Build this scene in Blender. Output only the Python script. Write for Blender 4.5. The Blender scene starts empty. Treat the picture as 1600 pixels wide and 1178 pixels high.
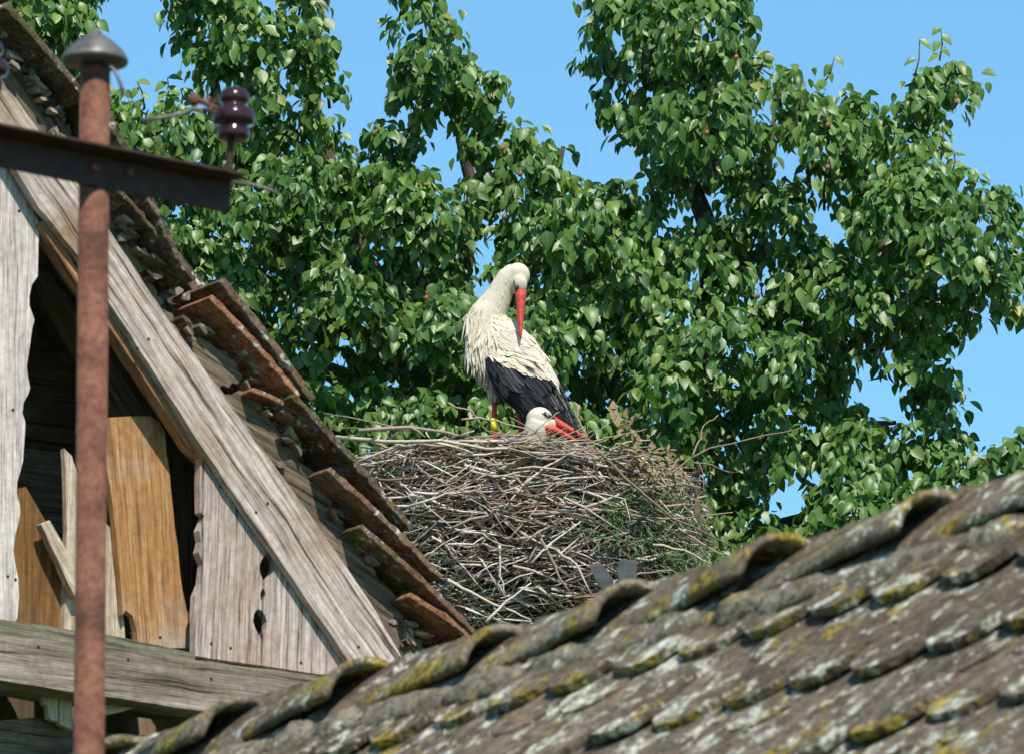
import bpy, bmesh, math, random
import numpy as np
from mathutils import Vector, Matrix, Quaternion
from mathutils.geometry import tessellate_polygon

random.seed(7); rng = np.random.default_rng(7)
R = math.radians
sc = bpy.context.scene
col = sc.collection

# ---------------------------------------------------------------- camera, sky, sun, exposure
PITCH = R(15.0); LENS = 252.0; EYE = Vector((0, 0, 1.6))
cd = bpy.data.cameras.new('camera'); cam = bpy.data.objects.new('camera', cd); col.objects.link(cam)
cam.location = EYE; cam.rotation_euler = (R(90) + PITCH, 0, 0)
cd.lens = LENS; cd.sensor_width = 36; cd.clip_start = 0.5; cd.clip_end = 3000
cd.dof.use_dof = True; cd.dof.focus_distance = 29.3; cd.dof.aperture_fstop = 20.0
sc.camera = cam

SUN_EL, SUN_AZ = R(50), R(14)          # azimuth: from straight behind the camera towards its right
sd = Vector((math.sin(SUN_AZ)*math.cos(SUN_EL), -math.cos(SUN_AZ)*math.cos(SUN_EL), math.sin(SUN_EL)))
world = bpy.data.worlds.new('World'); sc.world = world; world.use_nodes = True
wn = world.node_tree; bg = wn.nodes['Background']
sky = wn.nodes.new('ShaderNodeTexSky'); sky.sky_type = 'NISHITA'; sky.sun_disc = False
sky.sun_elevation = SUN_EL; sky.sun_rotation = math.atan2(sd.x, sd.y)
sky.air_density = 1.0; sky.dust_density = 0.0; sky.ozone_density = 3.0; sky.altitude = 300
wb_ = wn.nodes.new('ShaderNodeMix'); wb_.data_type = 'RGBA'; wb_.blend_type = 'MULTIPLY'; wb_.inputs[0].default_value = 1
wb_.inputs[7].default_value = (0.76, 1.10, 1.09, 1)      # the camera's cool white balance
wn.links.new(sky.outputs[0], wb_.inputs[6]); wn.links.new(wb_.outputs[2], bg.inputs[0]); bg.inputs[1].default_value = 0.13
sl = bpy.data.lights.new('sun', 'SUN'); sl.energy = 4.6; sl.angle = R(0.5); sl.color = (1.0, 0.94, 0.84)
so = bpy.data.objects.new('sun', sl); col.objects.link(so)
so.rotation_euler = sd.to_track_quat('Z', 'Y').to_euler(); so.location = (0, 0, 30)
sc.view_settings.view_transform = 'Standard'; sc.view_settings.look = 'None'
sc.view_settings.exposure = 0.45; sc.view_settings.gamma = 1.0

# ---------------------------------------------------------------- helpers
FPX = LENS / 36 * 1600
FW = Vector((0, math.cos(PITCH), math.sin(PITCH))); UPV = Vector((0, -math.sin(PITCH), math.cos(PITCH))); RT = Vector((1, 0, 0))
def ray(px, py): return FW + RT*((px-800)/FPX) + UPV*((589-py)/FPX)
def W(px, py, Y):
    r = ray(px, py); return EYE + r*(Y/r.y)
def Wz(px, py, z):
    r = ray(px, py); return EYE + r*((z-EYE.z)/r.z)
def proj(p):
    v = p - EYE; D = v.dot(FW); return 800 + v.x/D*FPX, 589 - v.dot(UPV)/D*FPX
MM = 1/FPX*1.035                        # metres per pixel per metre of distance

def tag(o, label=None, cat=None, group=None, kind=None):
    if label: o['label'] = label
    if cat: o['category'] = cat
    if group: o['group'] = group
    if kind: o['kind'] = kind
    return o
ROOTLOC = {}
def empty(name, loc, label=None, cat=None, group=None):
    o = bpy.data.objects.new(name, None); col.objects.link(o); o.location = loc
    o.empty_display_size = .1; ROOTLOC[o.name] = Vector(loc); return tag(o, label, cat, group)
def rootloc(o): return ROOTLOC.get(o.name, Vector((0, 0, 0))) if o else Vector((0, 0, 0))

class MB:
    def __init__(s): s.v = []; s.f = []; s.uv = []; s.at = []
    def add(s, vs, fs, uvs=None, at=0.0):
        b = len(s.v); s.v += [tuple(p) for p in vs]
        s.f += [tuple(i+b for i in f) for f in fs]
        s.uv += list(uvs) if uvs else [(0, 0)]*len(vs)
        s.at += list(at) if hasattr(at, '__len__') else [at]*len(vs)
    def build(s, name, mat, parent=None, smooth=True, bevel=0, seg=2):
        L = rootloc(parent)
        me = bpy.data.meshes.new(name)
        me.from_pydata([(x-L.x, y-L.y, z-L.z) for x, y, z in s.v], [], s.f)
        uvl = me.uv_layers.new(name='UVMap')
        idx = np.empty(len(me.loops), dtype=np.int32); me.loops.foreach_get('vertex_index', idx)
        uvl.data.foreach_set('uv', np.array(s.uv, dtype=np.float32)[idx].ravel())
        a = me.attributes.new('tint', 'FLOAT', 'POINT'); a.data.foreach_set('value', np.array(s.at, dtype=np.float32))
        bm = bmesh.new(); bm.from_mesh(me); bmesh.ops.recalc_face_normals(bm, faces=bm.faces) if not getattr(s, 'sheet', False) else None
        bm.to_mesh(me); bm.free()
        me.polygons.foreach_set('use_smooth', [smooth]*len(me.polygons))
        me.materials.append(mat)
        o = bpy.data.objects.new(name, me); col.objects.link(o)
        if parent: o.parent = parent; ROOTLOC[o.name] = L
        if bevel:
            m = o.modifiers.new('bevel', 'BEVEL'); m.width = bevel; m.segments = seg; m.limit_method = 'ANGLE'; m.angle_limit = R(45)
            if smooth:
                m.harden_normals = False
        if smooth and bevel:
            me.polygons.foreach_set('use_smooth', [False]*len(me.polygons))
        return o

def tube(mb, pts, rad, n=6, at=0.0, closed=True):
    pts = [Vector(p) for p in pts]; k = len(pts)
    if not hasattr(rad, '__len__'): rad = [rad]*k
    t0 = (pts[1]-pts[0]).normalized(); ref = Vector((0, 0, 1)) if abs(t0.z) < .9 else Vector((1, 0, 0))
    vs = []; uvs = []; l = 0
    for i, p in enumerate(pts):
        t = (pts[min(i+1, k-1)]-pts[max(i-1, 0)]).normalized()
        a = t.cross(ref).normalized(); b = t.cross(a)
        if i: l += (p-pts[i-1]).length
        for j in range(n):
            w = 2*math.pi*j/n
            vs.append(p + (a*math.cos(w) + b*math.sin(w))*rad[i]); uvs.append((l, j/n*.1))
    fs = [(i*n+j, i*n+(j+1) % n, (i+1)*n+(j+1) % n, (i+1)*n+j) for i in range(k-1) for j in range(n)]
    if closed: fs += [tuple(range(n))[::-1], tuple((k-1)*n+j for j in range(n))]
    mb.add(vs, fs, uvs, at)

def lathe(mb, base, axis, prof, n=28, at=0.0):
    axis = Vector(axis).normalized(); ref = Vector((1, 0, 0)) if abs(axis.x) < .8 else Vector((0, 0, 1))
    a = axis.cross(ref).normalized(); b = axis.cross(a); base = Vector(base)
    vs = []; k = len(prof)
    for r, h in prof:
        for j in range(n):
            w = 2*math.pi*j/n; vs.append(base + axis*h + (a*math.cos(w)+b*math.sin(w))*max(r, 1e-4))
    fs = [(i*n+j, i*n+(j+1) % n, (i+1)*n+(j+1) % n, (i+1)*n+j) for i in range(k-1) for j in range(n)]
    fs += [tuple(range(n))[::-1], tuple((k-1)*n+j for j in range(n))]
    mb.add(vs, fs, None, at)

def loft(mb, secs, n=20, at=0.0):
    """secs: (centre, half width in the picture plane, half depth)"""
    k = len(secs); vs = []
    for i, (c, ra, rb) in enumerate(secs):
        t = (secs[min(i+1, k-1)][0]-secs[max(i-1, 0)][0]).normalized()
        side = Vector((0, 1, 0)); a = t.cross(side).normalized(); b = a.cross(t).normalized()
        for j in range(n):
            w = 2*math.pi*j/n; vs.append(c + a*math.cos(w)*ra + b*math.sin(w)*rb)
    fs = [(i*n+j, i*n+(j+1) % n, (i+1)*n+(j+1) % n, (i+1)*n+j) for i in range(k-1) for j in range(n)]
    fs += [tuple(range(n))[::-1], tuple((k-1)*n+j for j in range(n))]
    mb.add(vs, fs, None, at)

def ellipsoid(mb, c, axes, n=12, m=8, at=0.0):
    A = [Vector(x) for x in axes]; c = Vector(c); vs = []
    for i in range(m+1):
        th = math.pi*i/m
        for j in range(n):
            ph = 2*math.pi*j/n
            vs.append(c + A[0]*math.sin(th)*math.cos(ph) + A[1]*math.sin(th)*math.sin(ph) + A[2]*math.cos(th))
    fs = [(i*n+j, i*n+(j+1) % n, (i+1)*n+(j+1) % n, (i+1)*n+j) for i in range(m) for j in range(n)]
    mb.add(vs, fs, None, at)

def box(mb, o, ax, ay, az, at=0.0):
    o = Vector(o); vs = [o+ax*i+ay*j+az*k for k in (0, 1) for j in (0, 1) for i in (0, 1)]
    la, lb = ax.length, ay.length
    mb.add(vs, [(0, 1, 3, 2), (4, 6, 7, 5), (0, 4, 5, 1), (2, 3, 7, 6), (0, 2, 6, 4), (1, 5, 7, 3)],
           [(la*i, lb*j) for k in (0, 1) for j in (0, 1) for i in (0, 1)], at)

# ---------------------------------------------------------------- materials
def mat(name, rough=.8, spec=.3):
    m = bpy.data.materials.new(name); m.use_nodes = True
    nt = m.node_tree; b = nt.nodes['Principled BSDF']
    b.inputs['Roughness'].default_value = rough; b.inputs['Specular IOR Level'].default_value = spec
    return m, nt, b
def N(nt, t, **kw):
    n = nt.nodes.new(t)
    for k, v in kw.items():
        if k in n.inputs: n.inputs[k].default_value = v
        else: setattr(n, k, v)
    return n
def ramp(nt, fac, stops, interp='LINEAR'):
    r = nt.nodes.new('ShaderNodeValToRGB'); r.color_ramp.interpolation = interp
    e = r.color_ramp.elements
    while len(e) < len(stops): e.new(.5)
    for i, (p, c) in enumerate(stops):
        e[i].position = p; e[i].color = (*c, 1) if len(c) == 3 else c
    nt.links.new(fac, r.inputs[0]); return r.outputs[0]
def noise(nt, vec, scale, detail=4, rough=.6, dist=0):
    n = N(nt, 'ShaderNodeTexNoise'); n.inputs['Scale'].default_value = scale
    n.inputs['Detail'].default_value = detail; n.inputs['Roughness'].default_value = rough; n.inputs['Distortion'].default_value = dist
    if vec is not None: nt.links.new(vec, n.inputs['Vector'])
    return n.outputs['Fac']
def mix(nt, fac, a, b, mode='MIX'):
    m = nt.nodes.new('ShaderNodeMix'); m.data_type = 'RGBA'; m.blend_type = mode
    for s, v in ((0, fac), (6, a), (7, b)):
        if isinstance(v, (int, float)): m.inputs[s].default_value = v
        elif isinstance(v, tuple): m.inputs[s].default_value = (*v, 1) if len(v) == 3 else v
        else: nt.links.new(v, m.inputs[s])
    return m.outputs[2]
def bump(nt, b, h, strength=.4, dist=.01, prev=None):
    n = nt.nodes.new('ShaderNodeBump'); n.inputs['Strength'].default_value = strength; n.inputs['Distance'].default_value = dist
    nt.links.new(h, n.inputs['Height'])
    if prev: nt.links.new(prev, n.inputs['Normal'])
    nt.links.new(n.outputs[0], b.inputs['Normal']); return n.outputs[0]
def gpos(nt): return nt.nodes.new('ShaderNodeNewGeometry').outputs['Position']

def wood(name, c0, c1, c2, stain=(.10, .065, .04), stain_amt=.5, moss=0.0, rough=.85, crack=1.0):
    m, nt, b = mat(name, rough, .25)
    uv = nt.nodes.new('ShaderNodeTexCoord').outputs['UV']
    oi = nt.nodes.new('ShaderNodeObjectInfo').outputs['Random']
    ad = N(nt, 'ShaderNodeVectorMath', operation='ADD'); nt.links.new(uv, ad.inputs[0])
    cb = nt.nodes.new('ShaderNodeCombineXYZ'); ml = N(nt, 'ShaderNodeMath', operation='MULTIPLY'); ml.inputs[1].default_value = 17.3
    nt.links.new(oi, ml.inputs[0]); nt.links.new(ml.outputs[0], cb.inputs[0]); nt.links.new(ml.outputs[0], cb.inputs[1]); nt.links.new(cb.outputs[0], ad.inputs[1])
    wob = noise(nt, ad.outputs[0], 3, 2)
    mp = N(nt, 'ShaderNodeMapping'); mp.inputs['Scale'].default_value = (1.3, 36, 1); nt.links.new(ad.outputs[0], mp.inputs[0])
    # wobble the grain round soft knots
    wv = N(nt, 'ShaderNodeVectorMath', operation='ADD'); nt.links.new(mp.outputs[0], wv.inputs[0])
    c2b = nt.nodes.new('ShaderNodeCombineXYZ'); mm = N(nt, 'ShaderNodeMath', operation='MULTIPLY'); mm.inputs[1].default_value = 1.3
    nt.links.new(wob, mm.inputs[0]); nt.links.new(mm.outputs[0], c2b.inputs[1]); nt.links.new(c2b.outputs[0], wv.inputs[1])
    g1 = noise(nt, wv.outputs[0], 1.6, 5, .65)
    mp2 = N(nt, 'ShaderNodeMapping'); mp2.inputs['Scale'].default_value = (3, 120, 1); nt.links.new(ad.outputs[0], mp2.inputs[0])
    g2 = noise(nt, mp2.outputs[0], 2, 4, .7)
    base = ramp(nt, g1, [(.38, c0), (.5, c1), (.62, c2)])
    big = noise(nt, ad.outputs[0], 2.3, 4, .6)
    base = mix(nt, ramp(nt, big, [(.46, (0, 0, 0)), (.62, (stain_amt,)*3)]), base, stain)
    fine = ramp(nt, g2, [(.36, (.38, .37, .36)), (.54, (1.06, 1.06, 1.06))])
    base = mix(nt, .8, base, fine, 'MULTIPLY')
    iso = noise(nt, ad.outputs[0], 38, 5, .7); base = mix(nt, .5, base, ramp(nt, iso, [(.38, (.62, .58, .54)), (.58, (1.08,)*3)]), 'MULTIPLY')
    ck = ramp(nt, g1, [(.36, (.12,)*3), (.41, (1,)*3)])
    base = mix(nt, .85*crack, base, ck, 'MULTIPLY')
    if moss:
        mo = noise(nt, gpos(nt), 9, 5, .7)
        base = mix(nt, ramp(nt, mo, [(.55-.1*moss, (0,)*3), (.66, (moss,)*3)]), base, (.10, .11, .035))
    nt.links.new(base, b.inputs['Base Color'])
    n1 = bump(nt, b, g1, .5, .006); bump(nt, b, g2, .5, .003, n1)
    return m
def plain(name, c, rough=.6, spec=.4, var=.25, scale=20, metal=0, bmp=.2):
    m, nt, b = mat(name, rough, spec)
    n = noise(nt, gpos(nt), scale, 5, .65)
    d = tuple(x*(1-var) for x in c); e = tuple(min(1, x*(1+var)) for x in c)
    nt.links.new(ramp(nt, n, [(.3, d), (.7, e)]), b.inputs['Base Color']); b.inputs['Metallic'].default_value = metal
    if bmp: bump(nt, b, n, bmp, .004)
    return m
def tile_mat(name, c0, c1, grey=.5, white=.5, yellow=.4, green=0.0, seed=0, edge=False):
    m, nt, b = mat(name, .95, .12)
    p = gpos(nt); ad = N(nt, 'ShaderNodeVectorMath', operation='ADD'); nt.links.new(p, ad.inputs[0]); ad.inputs[1].default_value = (seed, seed*2.3, seed*.7)
    v = ad.outputs[0]
    n1 = noise(nt, v, 14, 6, .7); n2 = noise(nt, v, 60, 5, .75)
    oi = nt.nodes.new('ShaderNodeObjectInfo').outputs['Random']
    base = ramp(nt, n1, [(.38, c0), (.60, c1)])
    base = mix(nt, .5, base, ramp(nt, oi, [(0, (.6,)*3), (1, (1.4,)*3)]), 'MULTIPLY')
    def addn(a, x):
        k = N(nt, 'ShaderNodeMath', operation='ADD'); nt.links.new(a, k.inputs[0])
        if isinstance(x, float): k.inputs[1].default_value = x
        else: nt.links.new(x, k.inputs[1])
        return k.outputs[0]
    eb = None
    if edge:                                   # lichen grows thickest along the wet lower edge of each tile
        tc = nt.nodes.new('ShaderNodeTexCoord').outputs['Object']; sp_ = nt.nodes.new('ShaderNodeSeparateXYZ'); nt.links.new(tc, sp_.inputs[0])
        mr = N(nt, 'ShaderNodeMapRange'); mr.inputs[1].default_value = 0; mr.inputs[2].default_value = .10; mr.inputs[3].default_value = .075; mr.inputs[4].default_value = -.02
        nt.links.new(sp_.outputs[1], mr.inputs[0]); eb = mr.outputs[0]
    g_ = noise(nt, v, 9, 6, .78, .3)
    base = mix(nt, ramp(nt, g_, [(.60-.16*grey, (0,)*3), (.66-.12*grey, (.8,)*3)]), base, ramp(nt, n2, [(.4, (.085, .08, .062)), (.6, (.22, .20, .16))]))
    w1 = noise(nt, v, 19, 7, .74, .2); w2 = noise(nt, v, 4.5, 3, .6)
    w1 = addn(w1, mulc(nt, w2, .35))
    if eb: w1 = addn(w1, mulc(nt, eb, .35))
    base = mix(nt, ramp(nt, w1, [(.785-.14*white, (0,)*3), (.805-.14*white, (1,)*3)]), base, ramp(nt, n2, [(.4, (.32, .31, .245)), (.6, (.66, .65, .54))]))
    y1 = noise(nt, v, 8, 7, .8, .4)
    if eb: y1 = addn(y1, eb)
    base = mix(nt, ramp(nt, y1, [(.64-.14*yellow, (0,)*3), (.68-.14*yellow, (.9,)*3)]), base, ramp(nt, n2, [(.4, (.15, .12, .022)), (.62, (.42, .31, .04))]))
    if green:
        g = noise(nt, v, 5, 5, .7); base = mix(nt, ramp(nt, g, [(.60-.2*green, (0,)*3), (.68-.2*green, (.8,)*3)]), base, (.07, .085, .02))
    sp = ramp(nt, n2, [(.42, (.4,)*3), (.53, (1,)*3)]); base = mix(nt, .75, base, sp, 'MULTIPLY')
    nt.links.new(base, b.inputs['Base Color'])
    a1 = bump(nt, b, n2, 1.0, .008); bump(nt, b, n1, .8, .016, a1)
    return m
def mulc(nt, a, x):
    k = N(nt, 'ShaderNodeMath', operation='MULTIPLY'); nt.links.new(a, k.inputs[0]); k.inputs[1].default_value = x; return k.outputs[0]

M = {}
M['silver'] = wood('silver_wood', (.25, .195, .165), (.42, .34, .295), (.57, .475, .42), (.30, .19, .12), .65)
M['barge'] = wood('barge_wood', (.22, .17, .135), (.43, .35, .295), (.62, .52, .455), (.24, .145, .08), .85)
M['white'] = wood('white_wood', (.42, .355, .325), (.56, .485, .45), (.66, .58, .54), (.40, .32, .27), .4, crack=.35)
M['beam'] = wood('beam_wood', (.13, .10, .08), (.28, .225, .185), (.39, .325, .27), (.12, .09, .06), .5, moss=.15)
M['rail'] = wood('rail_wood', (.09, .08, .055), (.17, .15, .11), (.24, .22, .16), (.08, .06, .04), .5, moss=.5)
M['rotten'] = wood('rotten_wood', (.07, .05, .034), (.15, .112, .076), (.25, .195, .135), (.07, .05, .03), .7, moss=.2)
M['ochre'] = wood('ochre_wood', (.27, .13, .045), (.36, .175, .06), (.43, .25, .115), (.40, .31, .23), .8, crack=.2)
M['brownpanel'] = wood('brown_panel_wood', (.13, .06, .018), (.19, .088, .026), (.24, .12, .04), (.08, .05, .03), .5, crack=.2)
M['splinter'] = wood('splinter_wood', (.16, .12, .085), (.30, .235, .17), (.44, .36, .27), (.12, .08, .05), .6)
M['pale'] = wood('pale_wood', (.42, .34, .25), (.52, .43, .32), (.6, .5, .38), (.36, .24, .14), .3, crack=.2)
M['orangewood'] = wood('orange_wood', (.20, .09, .04), (.36, .18, .085), (.46, .27, .15), (.15, .08, .04), .4, crack=.5)
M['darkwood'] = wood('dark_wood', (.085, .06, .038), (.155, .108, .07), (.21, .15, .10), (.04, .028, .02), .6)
M['rooftile'] = tile_mat('roof_tile_clay', (.105, .080, .057), (.205, .16, .115), .30, .36, .42, edge=True)
M['ridgetile'] = tile_mat('ridge_tile_clay', (.14, .115, .08), (.25, .205, .145), .5, .25, .9, seed=3)
M['mortar'] = tile_mat('lichen_mortar', (.13, .115, .085), (.25, .22, .165), .5, .1, .55, seed=5)
M['verge'] = tile_mat('verge_clay', (.10, .062, .04), (.19, .12, .08), .65, .15, .38, .3, seed=8)
M['vergewarm'] = tile_mat('warm_verge_clay', (.17, .10, .065), (.30, .17, .11), .35, .12, .2, .3, seed=14)
M['terracotta'] = tile_mat('terracotta_clay', (.24, .105, .06), (.40, .19, .11), .3, .12, .1, seed=11)
m, nt, b = mat('rusty_pipe', .8, .2); M['rust'] = m
ra = noise(nt, gpos(nt), 9, 6, .7, .5); rb_ = noise(nt, gpos(nt), 70, 5, .7)
c = ramp(nt, ra, [(.36, (.080, .034, .022)), (.5, (.15, .064, .040)), (.64, (.21, .095, .060))]); c = mix(nt, .7, c, ramp(nt, rb_, [(.38, (.55, .5, .5)), (.6, (1.15,)*3)]), 'MULTIPLY')
nt.links.new(c, b.inputs['Base Color']); bump(nt, b, rb_, .5, .003)
M['darkrust'] = plain('dark_rusted_iron', (.032, .017, .013), .7, .3, .5, 50)
M['zinc'] = plain('worn_zinc', (.12, .108, .10), .5, .4, .6, 24, .3)
M['wire'] = plain('grey_wire', (.13, .11, .10), .5, .5)
M['grass'] = plain('grass_green', (.07, .12, .035), .6)
M['ground'] = plain('meadow', (.07, .10, .03), .9, .1, .4, .8)
M['plaster'] = plain('old_plaster', (.45, .40, .32), .9, .1, .2, 3)
M['brick'] = plain('chimney_brick', (.28, .12, .08), .9, .1, .3, 9)
M['slate'] = plain('slate_scrap', (.055, .058, .062), .7, .3, .4, 25)
m, nt, b = mat('glazed_porcelain', .16, .35); M['porcelain'] = m
b.inputs['Base Color'].default_value = (.035, .011, .016, 1); b.inputs['Coat Weight'].default_value = .08; b.inputs['Coat Roughness'].default_value = .06
# sticks
m, nt, b = mat('bleached_stick', .85, .2); M['stick'] = m
at = N(nt, 'ShaderNodeAttribute', attribute_name='tint').outputs['Fac']
c = ramp(nt, at, [(0, (.065, .038, .024)), (.35, (.17, .115, .076)), (.65, (.36, .28, .21)), (1, (.70, .62, .53))])
n = noise(nt, gpos(nt), 60, 4, .7); c = mix(nt, .6, c, ramp(nt, n, [(.3, (.45,)*3), (.65, (1.2,)*3)]), 'MULTIPLY')
nt.links.new(c, b.inputs['Base Color']); bump(nt, b, n, .5, .003)
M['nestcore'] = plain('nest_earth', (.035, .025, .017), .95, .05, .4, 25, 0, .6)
M['dryleaf'] = plain('dry_leaf', (.21, .155, .085), .8, .2, .35, 40)
# leaves
m, nt, b = mat('pear_leaf', .40, .5); M['leaf'] = m
at = N(nt, 'ShaderNodeAttribute', attribute_name='tint').outputs['Fac']
c = ramp(nt, at, [(0, (.040, .090, .020)), (.45, (.080, .162, .028)), (.8, (.125, .215, .038)), (.92, (.17, .25, .045)), (.97, (.22, .27, .05)), (1, (.27, .27, .06))])
uv = nt.nodes.new('ShaderNodeTexCoord').outputs['UV']; sp = nt.nodes.new('ShaderNodeSeparateXYZ'); nt.links.new(uv, sp.inputs[0])
vein = ramp(nt, sp.outputs[0], [(.44, (0,)*3), (.5, (1,)*3), (.56, (0,)*3)])
c = mix(nt, mix(nt, 1.0, vein, (.3,)*3, 'MULTIPLY'), c, (.22, .33, .10))
nt.links.new(c, b.inputs['Base Color'])
n = noise(nt, gpos(nt), 120, 3, .6); bump(nt, b, n, .25, .004)
tr = nt.nodes.new('ShaderNodeBsdfTranslucent'); nt.links.new(mix(nt, 1.0, c, (1.4, 1.7, .7), 'MULTIPLY'), tr.inputs[0])
ms = nt.nodes.new('ShaderNodeMixShader'); ms.inputs[0].default_value = .26
out = nt.nodes['Material Output']; nt.links.new(b.outputs[0], ms.inputs[1]); nt.links.new(tr.outputs[0], ms.inputs[2]); nt.links.new(ms.outputs[0], out.inputs[0])
M['bark'] = plain('pear_bark', (.10, .075, .055), .9, .1, .4, 30)
M['fruit'] = plain('small_pear_skin', (.22, .065, .035), .4, .5, .3, 20)
# stork
def feathermat(name, stops, sc_=90, rough=.75, sheen=0.0):
    m, nt, b = mat(name, rough, .2)
    at = N(nt, 'ShaderNodeAttribute', attribute_name='tint').outputs['Fac']
    c = ramp(nt, at, stops); n = noise(nt, gpos(nt), sc_, 4, .6)
    c = mix(nt, .5, c, ramp(nt, n, [(.3, (.78, .76, .72)), (.6, (1.03,)*3)]), 'MULTIPLY')
    nt.links.new(c, b.inputs['Base Color']); bump(nt, b, n, .3, .003)
    b.inputs['Sheen Weight'].default_value = sheen; return m
M['plume'] = feathermat('stork_white_plumage', [(0, (.46, .36, .24)), (.5, (.57, .48, .365)), (1, (.68, .61, .50))])
M['black'] = feathermat('stork_black_plumage', [(0, (.012, .012, .015)), (.6, (.022, .022, .027)), (.9, (.05, .048, .05)), (1, (.30, .28, .25))], rough=.5)
M['bill'] = plain('stork_red_bill', (.40, .042, .028), .55, .3, .4, 45, 0, .4)
M['leg'] = plain('stork_red_leg', (.40, .045, .035), .55, .35, .25, 80)
M['foot'] = plain('stork_pale_leg', (.50, .30, .25), .7, .3, .3, 60)
M['ring'] = plain('yellow_ring_plastic', (.80, .62, .02), .4, .5, .05, 20, 0, 0)
M['eye'] = plain('dark_eye_skin', (.022, .018, .016), .35, .6, .1, 20, 0, 0)
M['glint'] = plain('eye_glint', (.34, .36, .40), .2, .6, .1, 20, 0, 0)  # pale grey oval over the dark eye, its highlight put into the colour
M['pouch'] = plain('red_throat_skin', (.58, .09, .03), .6, .3, .2, 90)

# ---------------------------------------------------------------- ground (below the view, runs to the horizon)
mb = MB(); mb.sheet = True
S = 1500; n = 20
gv = [(-S+2*S*i/n, -S+2*S*j/n, 0) for j in range(n+1) for i in range(n+1)]
mb.add(gv, [(j*(n+1)+i, j*(n+1)+i+1, (j+1)*(n+1)+i+1, (j+1)*(n+1)+i) for j in range(n) for i in range(n)])
tag(mb.build('ground', M['ground']), kind='structure')

# ---------------------------------------------------------------- foreground house with the crown-bond tiled roof
RP1 = W(1485, 866, 11.8); RP2 = Wz(392, 1180, RP1.z)
er = (RP1-RP2).normalized()                               # along the ridge, towards the near right
hh = Vector((-er.y, er.x, 0)).normalized()
if hh.y > 0: hh = -hh                                      # horizontal, down the slope towards the camera
TH = R(44)
ed = (hh*math.cos(TH) + Vector((0, 0, -math.sin(TH)))).normalized()
en = er.cross(ed).normalized()
if en.z < 0: en = -en
EXP = (RP1-RP2).length/5
L0 = (RP2 + er*3); house = empty('tiled_house', (L0.x, L0.y, 0),
    'low foreground house with lichen covered plain tile roof and humped ridge tiles', 'house')
hl = Vector((L0.x, L0.y, 0))
SL = 3.3
def RS(a, s, h=0): return RP2 + er*a + ed*s + en*h        # a along ridge from RP2, s down the slope
A0, A1 = -2.5, 7.6
mb = MB()
for sgn in (1, -1):
    e2 = ed if sgn == 1 else Vector((-hh.x*math.cos(TH), -hh.y*math.cos(TH), -math.sin(TH)))
    n2 = en if sgn == 1 else Vector((-hh.x*math.sin(TH), -hh.y*math.sin(TH), math.cos(TH)))
    box(mb, RP2 + er*A0 - n2*(.06), er*(A1-A0), e2*SL, n2*.045)
roof = mb.build('roof', M['darkwood'], house, smooth=False)
# plain tile with a rounded tail, pattern mesh (origin at the tail's tip, y up the slope)
def plain_tile(w, l, th, sag, seed):
    r = random.Random(seed); pts = []; nn = 12
    for i in range(nn+1):
        x = -w/2 + w*i/nn; y = sag*(abs(2*x/w)**2.6) + r.uniform(-.002, .002)
        pts.append((x, y))
    outline = pts + [(w/2, l), (-w/2, l)]
    bm = bmesh.new(); low = [bm.verts.new((x, y, 0)) for x, y in outline]; up = [bm.verts.new((x, y, th)) for x, y in outline]
    bm.faces.new(low[::-1]); bm.faces.new(up); k = len(outline)
    for i in range(k): bm.faces.new((low[i], low[(i+1) % k], up[(i+1) % k], up[i]))
    bmesh.ops.bevel(bm, geom=[e for e in bm.edges if e.is_boundary is False and any(v.co.y < l*.98 for v in e.verts) and abs(e.verts[0].co.z-e.verts[1].co.z) < 1e-6],
                    offset=.004, segments=2, affect='EDGES')
    me = bpy.data.meshes.new('roof_tile'); bm.to_mesh(me); bm.free(); me.materials.append(M['rooftile'])
    return me
TW = .178
tiles = [plain_tile(TW*.965, .36, .017, .050, i) for i in range(5)]
def place(me, name, origin, xa, ya, za, parent, sc3=(1, 1, 1)):
    o = bpy.data.objects.new(name, me); col.objects.link(o); o.parent = parent
    m3 = Matrix((xa, ya, za)).transposed().to_4x4() @ Matrix.Diagonal((*sc3, 1))
    o.matrix_local = Matrix.Translation(Vector(origin)-hl) @ m3
    return o
rt = random.Random(3); cand = []; S1 = .485; CE = .245
for kcourse in range(-1, 11):
    s = S1 + CE*kcourse
    for layer in (0, 1):
        off = .5*layer + (.13 if kcourse % 2 else 0)
        na = int((A1-A0)/TW)
        for i in range(na):
            a = A0 + (i+off+.5)*TW + rt.uniform(-.004, .004)
            tail = s + (.082 if layer == 0 else 0) + rt.uniform(-.013, .013)
            if tail < .1: continue
            h_tail = .030 + .016*layer + rt.uniform(-.004, .008)
            o_ = RS(a, tail, h_tail); head = RS(a + rt.uniform(-.006, .006), tail-.36, .002+.016*layer)
            if kcourse <= 0 and tail < .36: head = RS(a, tail-.36, h_tail-.012)
            ya = (head-o_).normalized(); za = (en - ya*en.dot(ya)).normalized(); xa = ya.cross(za)
            px, py = proj(o_); vis = -60 < px < 1680 and py < 1240
            cand.append(((px, py, vis), rt.randrange(5), o_, xa, ya, za, tail))
vis = [c for c in cand if c[0][2]]; vis.sort(key=lambda c: (c[2]-EYE).length)
part = set(id(c) for c in vis[:100]); rest = MB()
for c in cand:
    sx = -1 if rt.random() < .5 else 1
    if id(c) in part:
        place(tiles[c[1]], 'roof_tile', c[2], c[3]*1.0, c[4], c[5], roof)
    else:
        if (c[2]-EYE).length < 100 and c[6] < SL-.1:
            me = tiles[c[1]]; mm4 = Matrix((c[3], c[4], c[5])).transposed()
            rest.add([c[2] + mm4 @ v.co for v in me.vertices], [tuple(p.vertices) for p in me.polygons])
tag(rest.build('remaining_tile', M['rooftile'], roof, smooth=False), kind='stuff')
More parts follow.
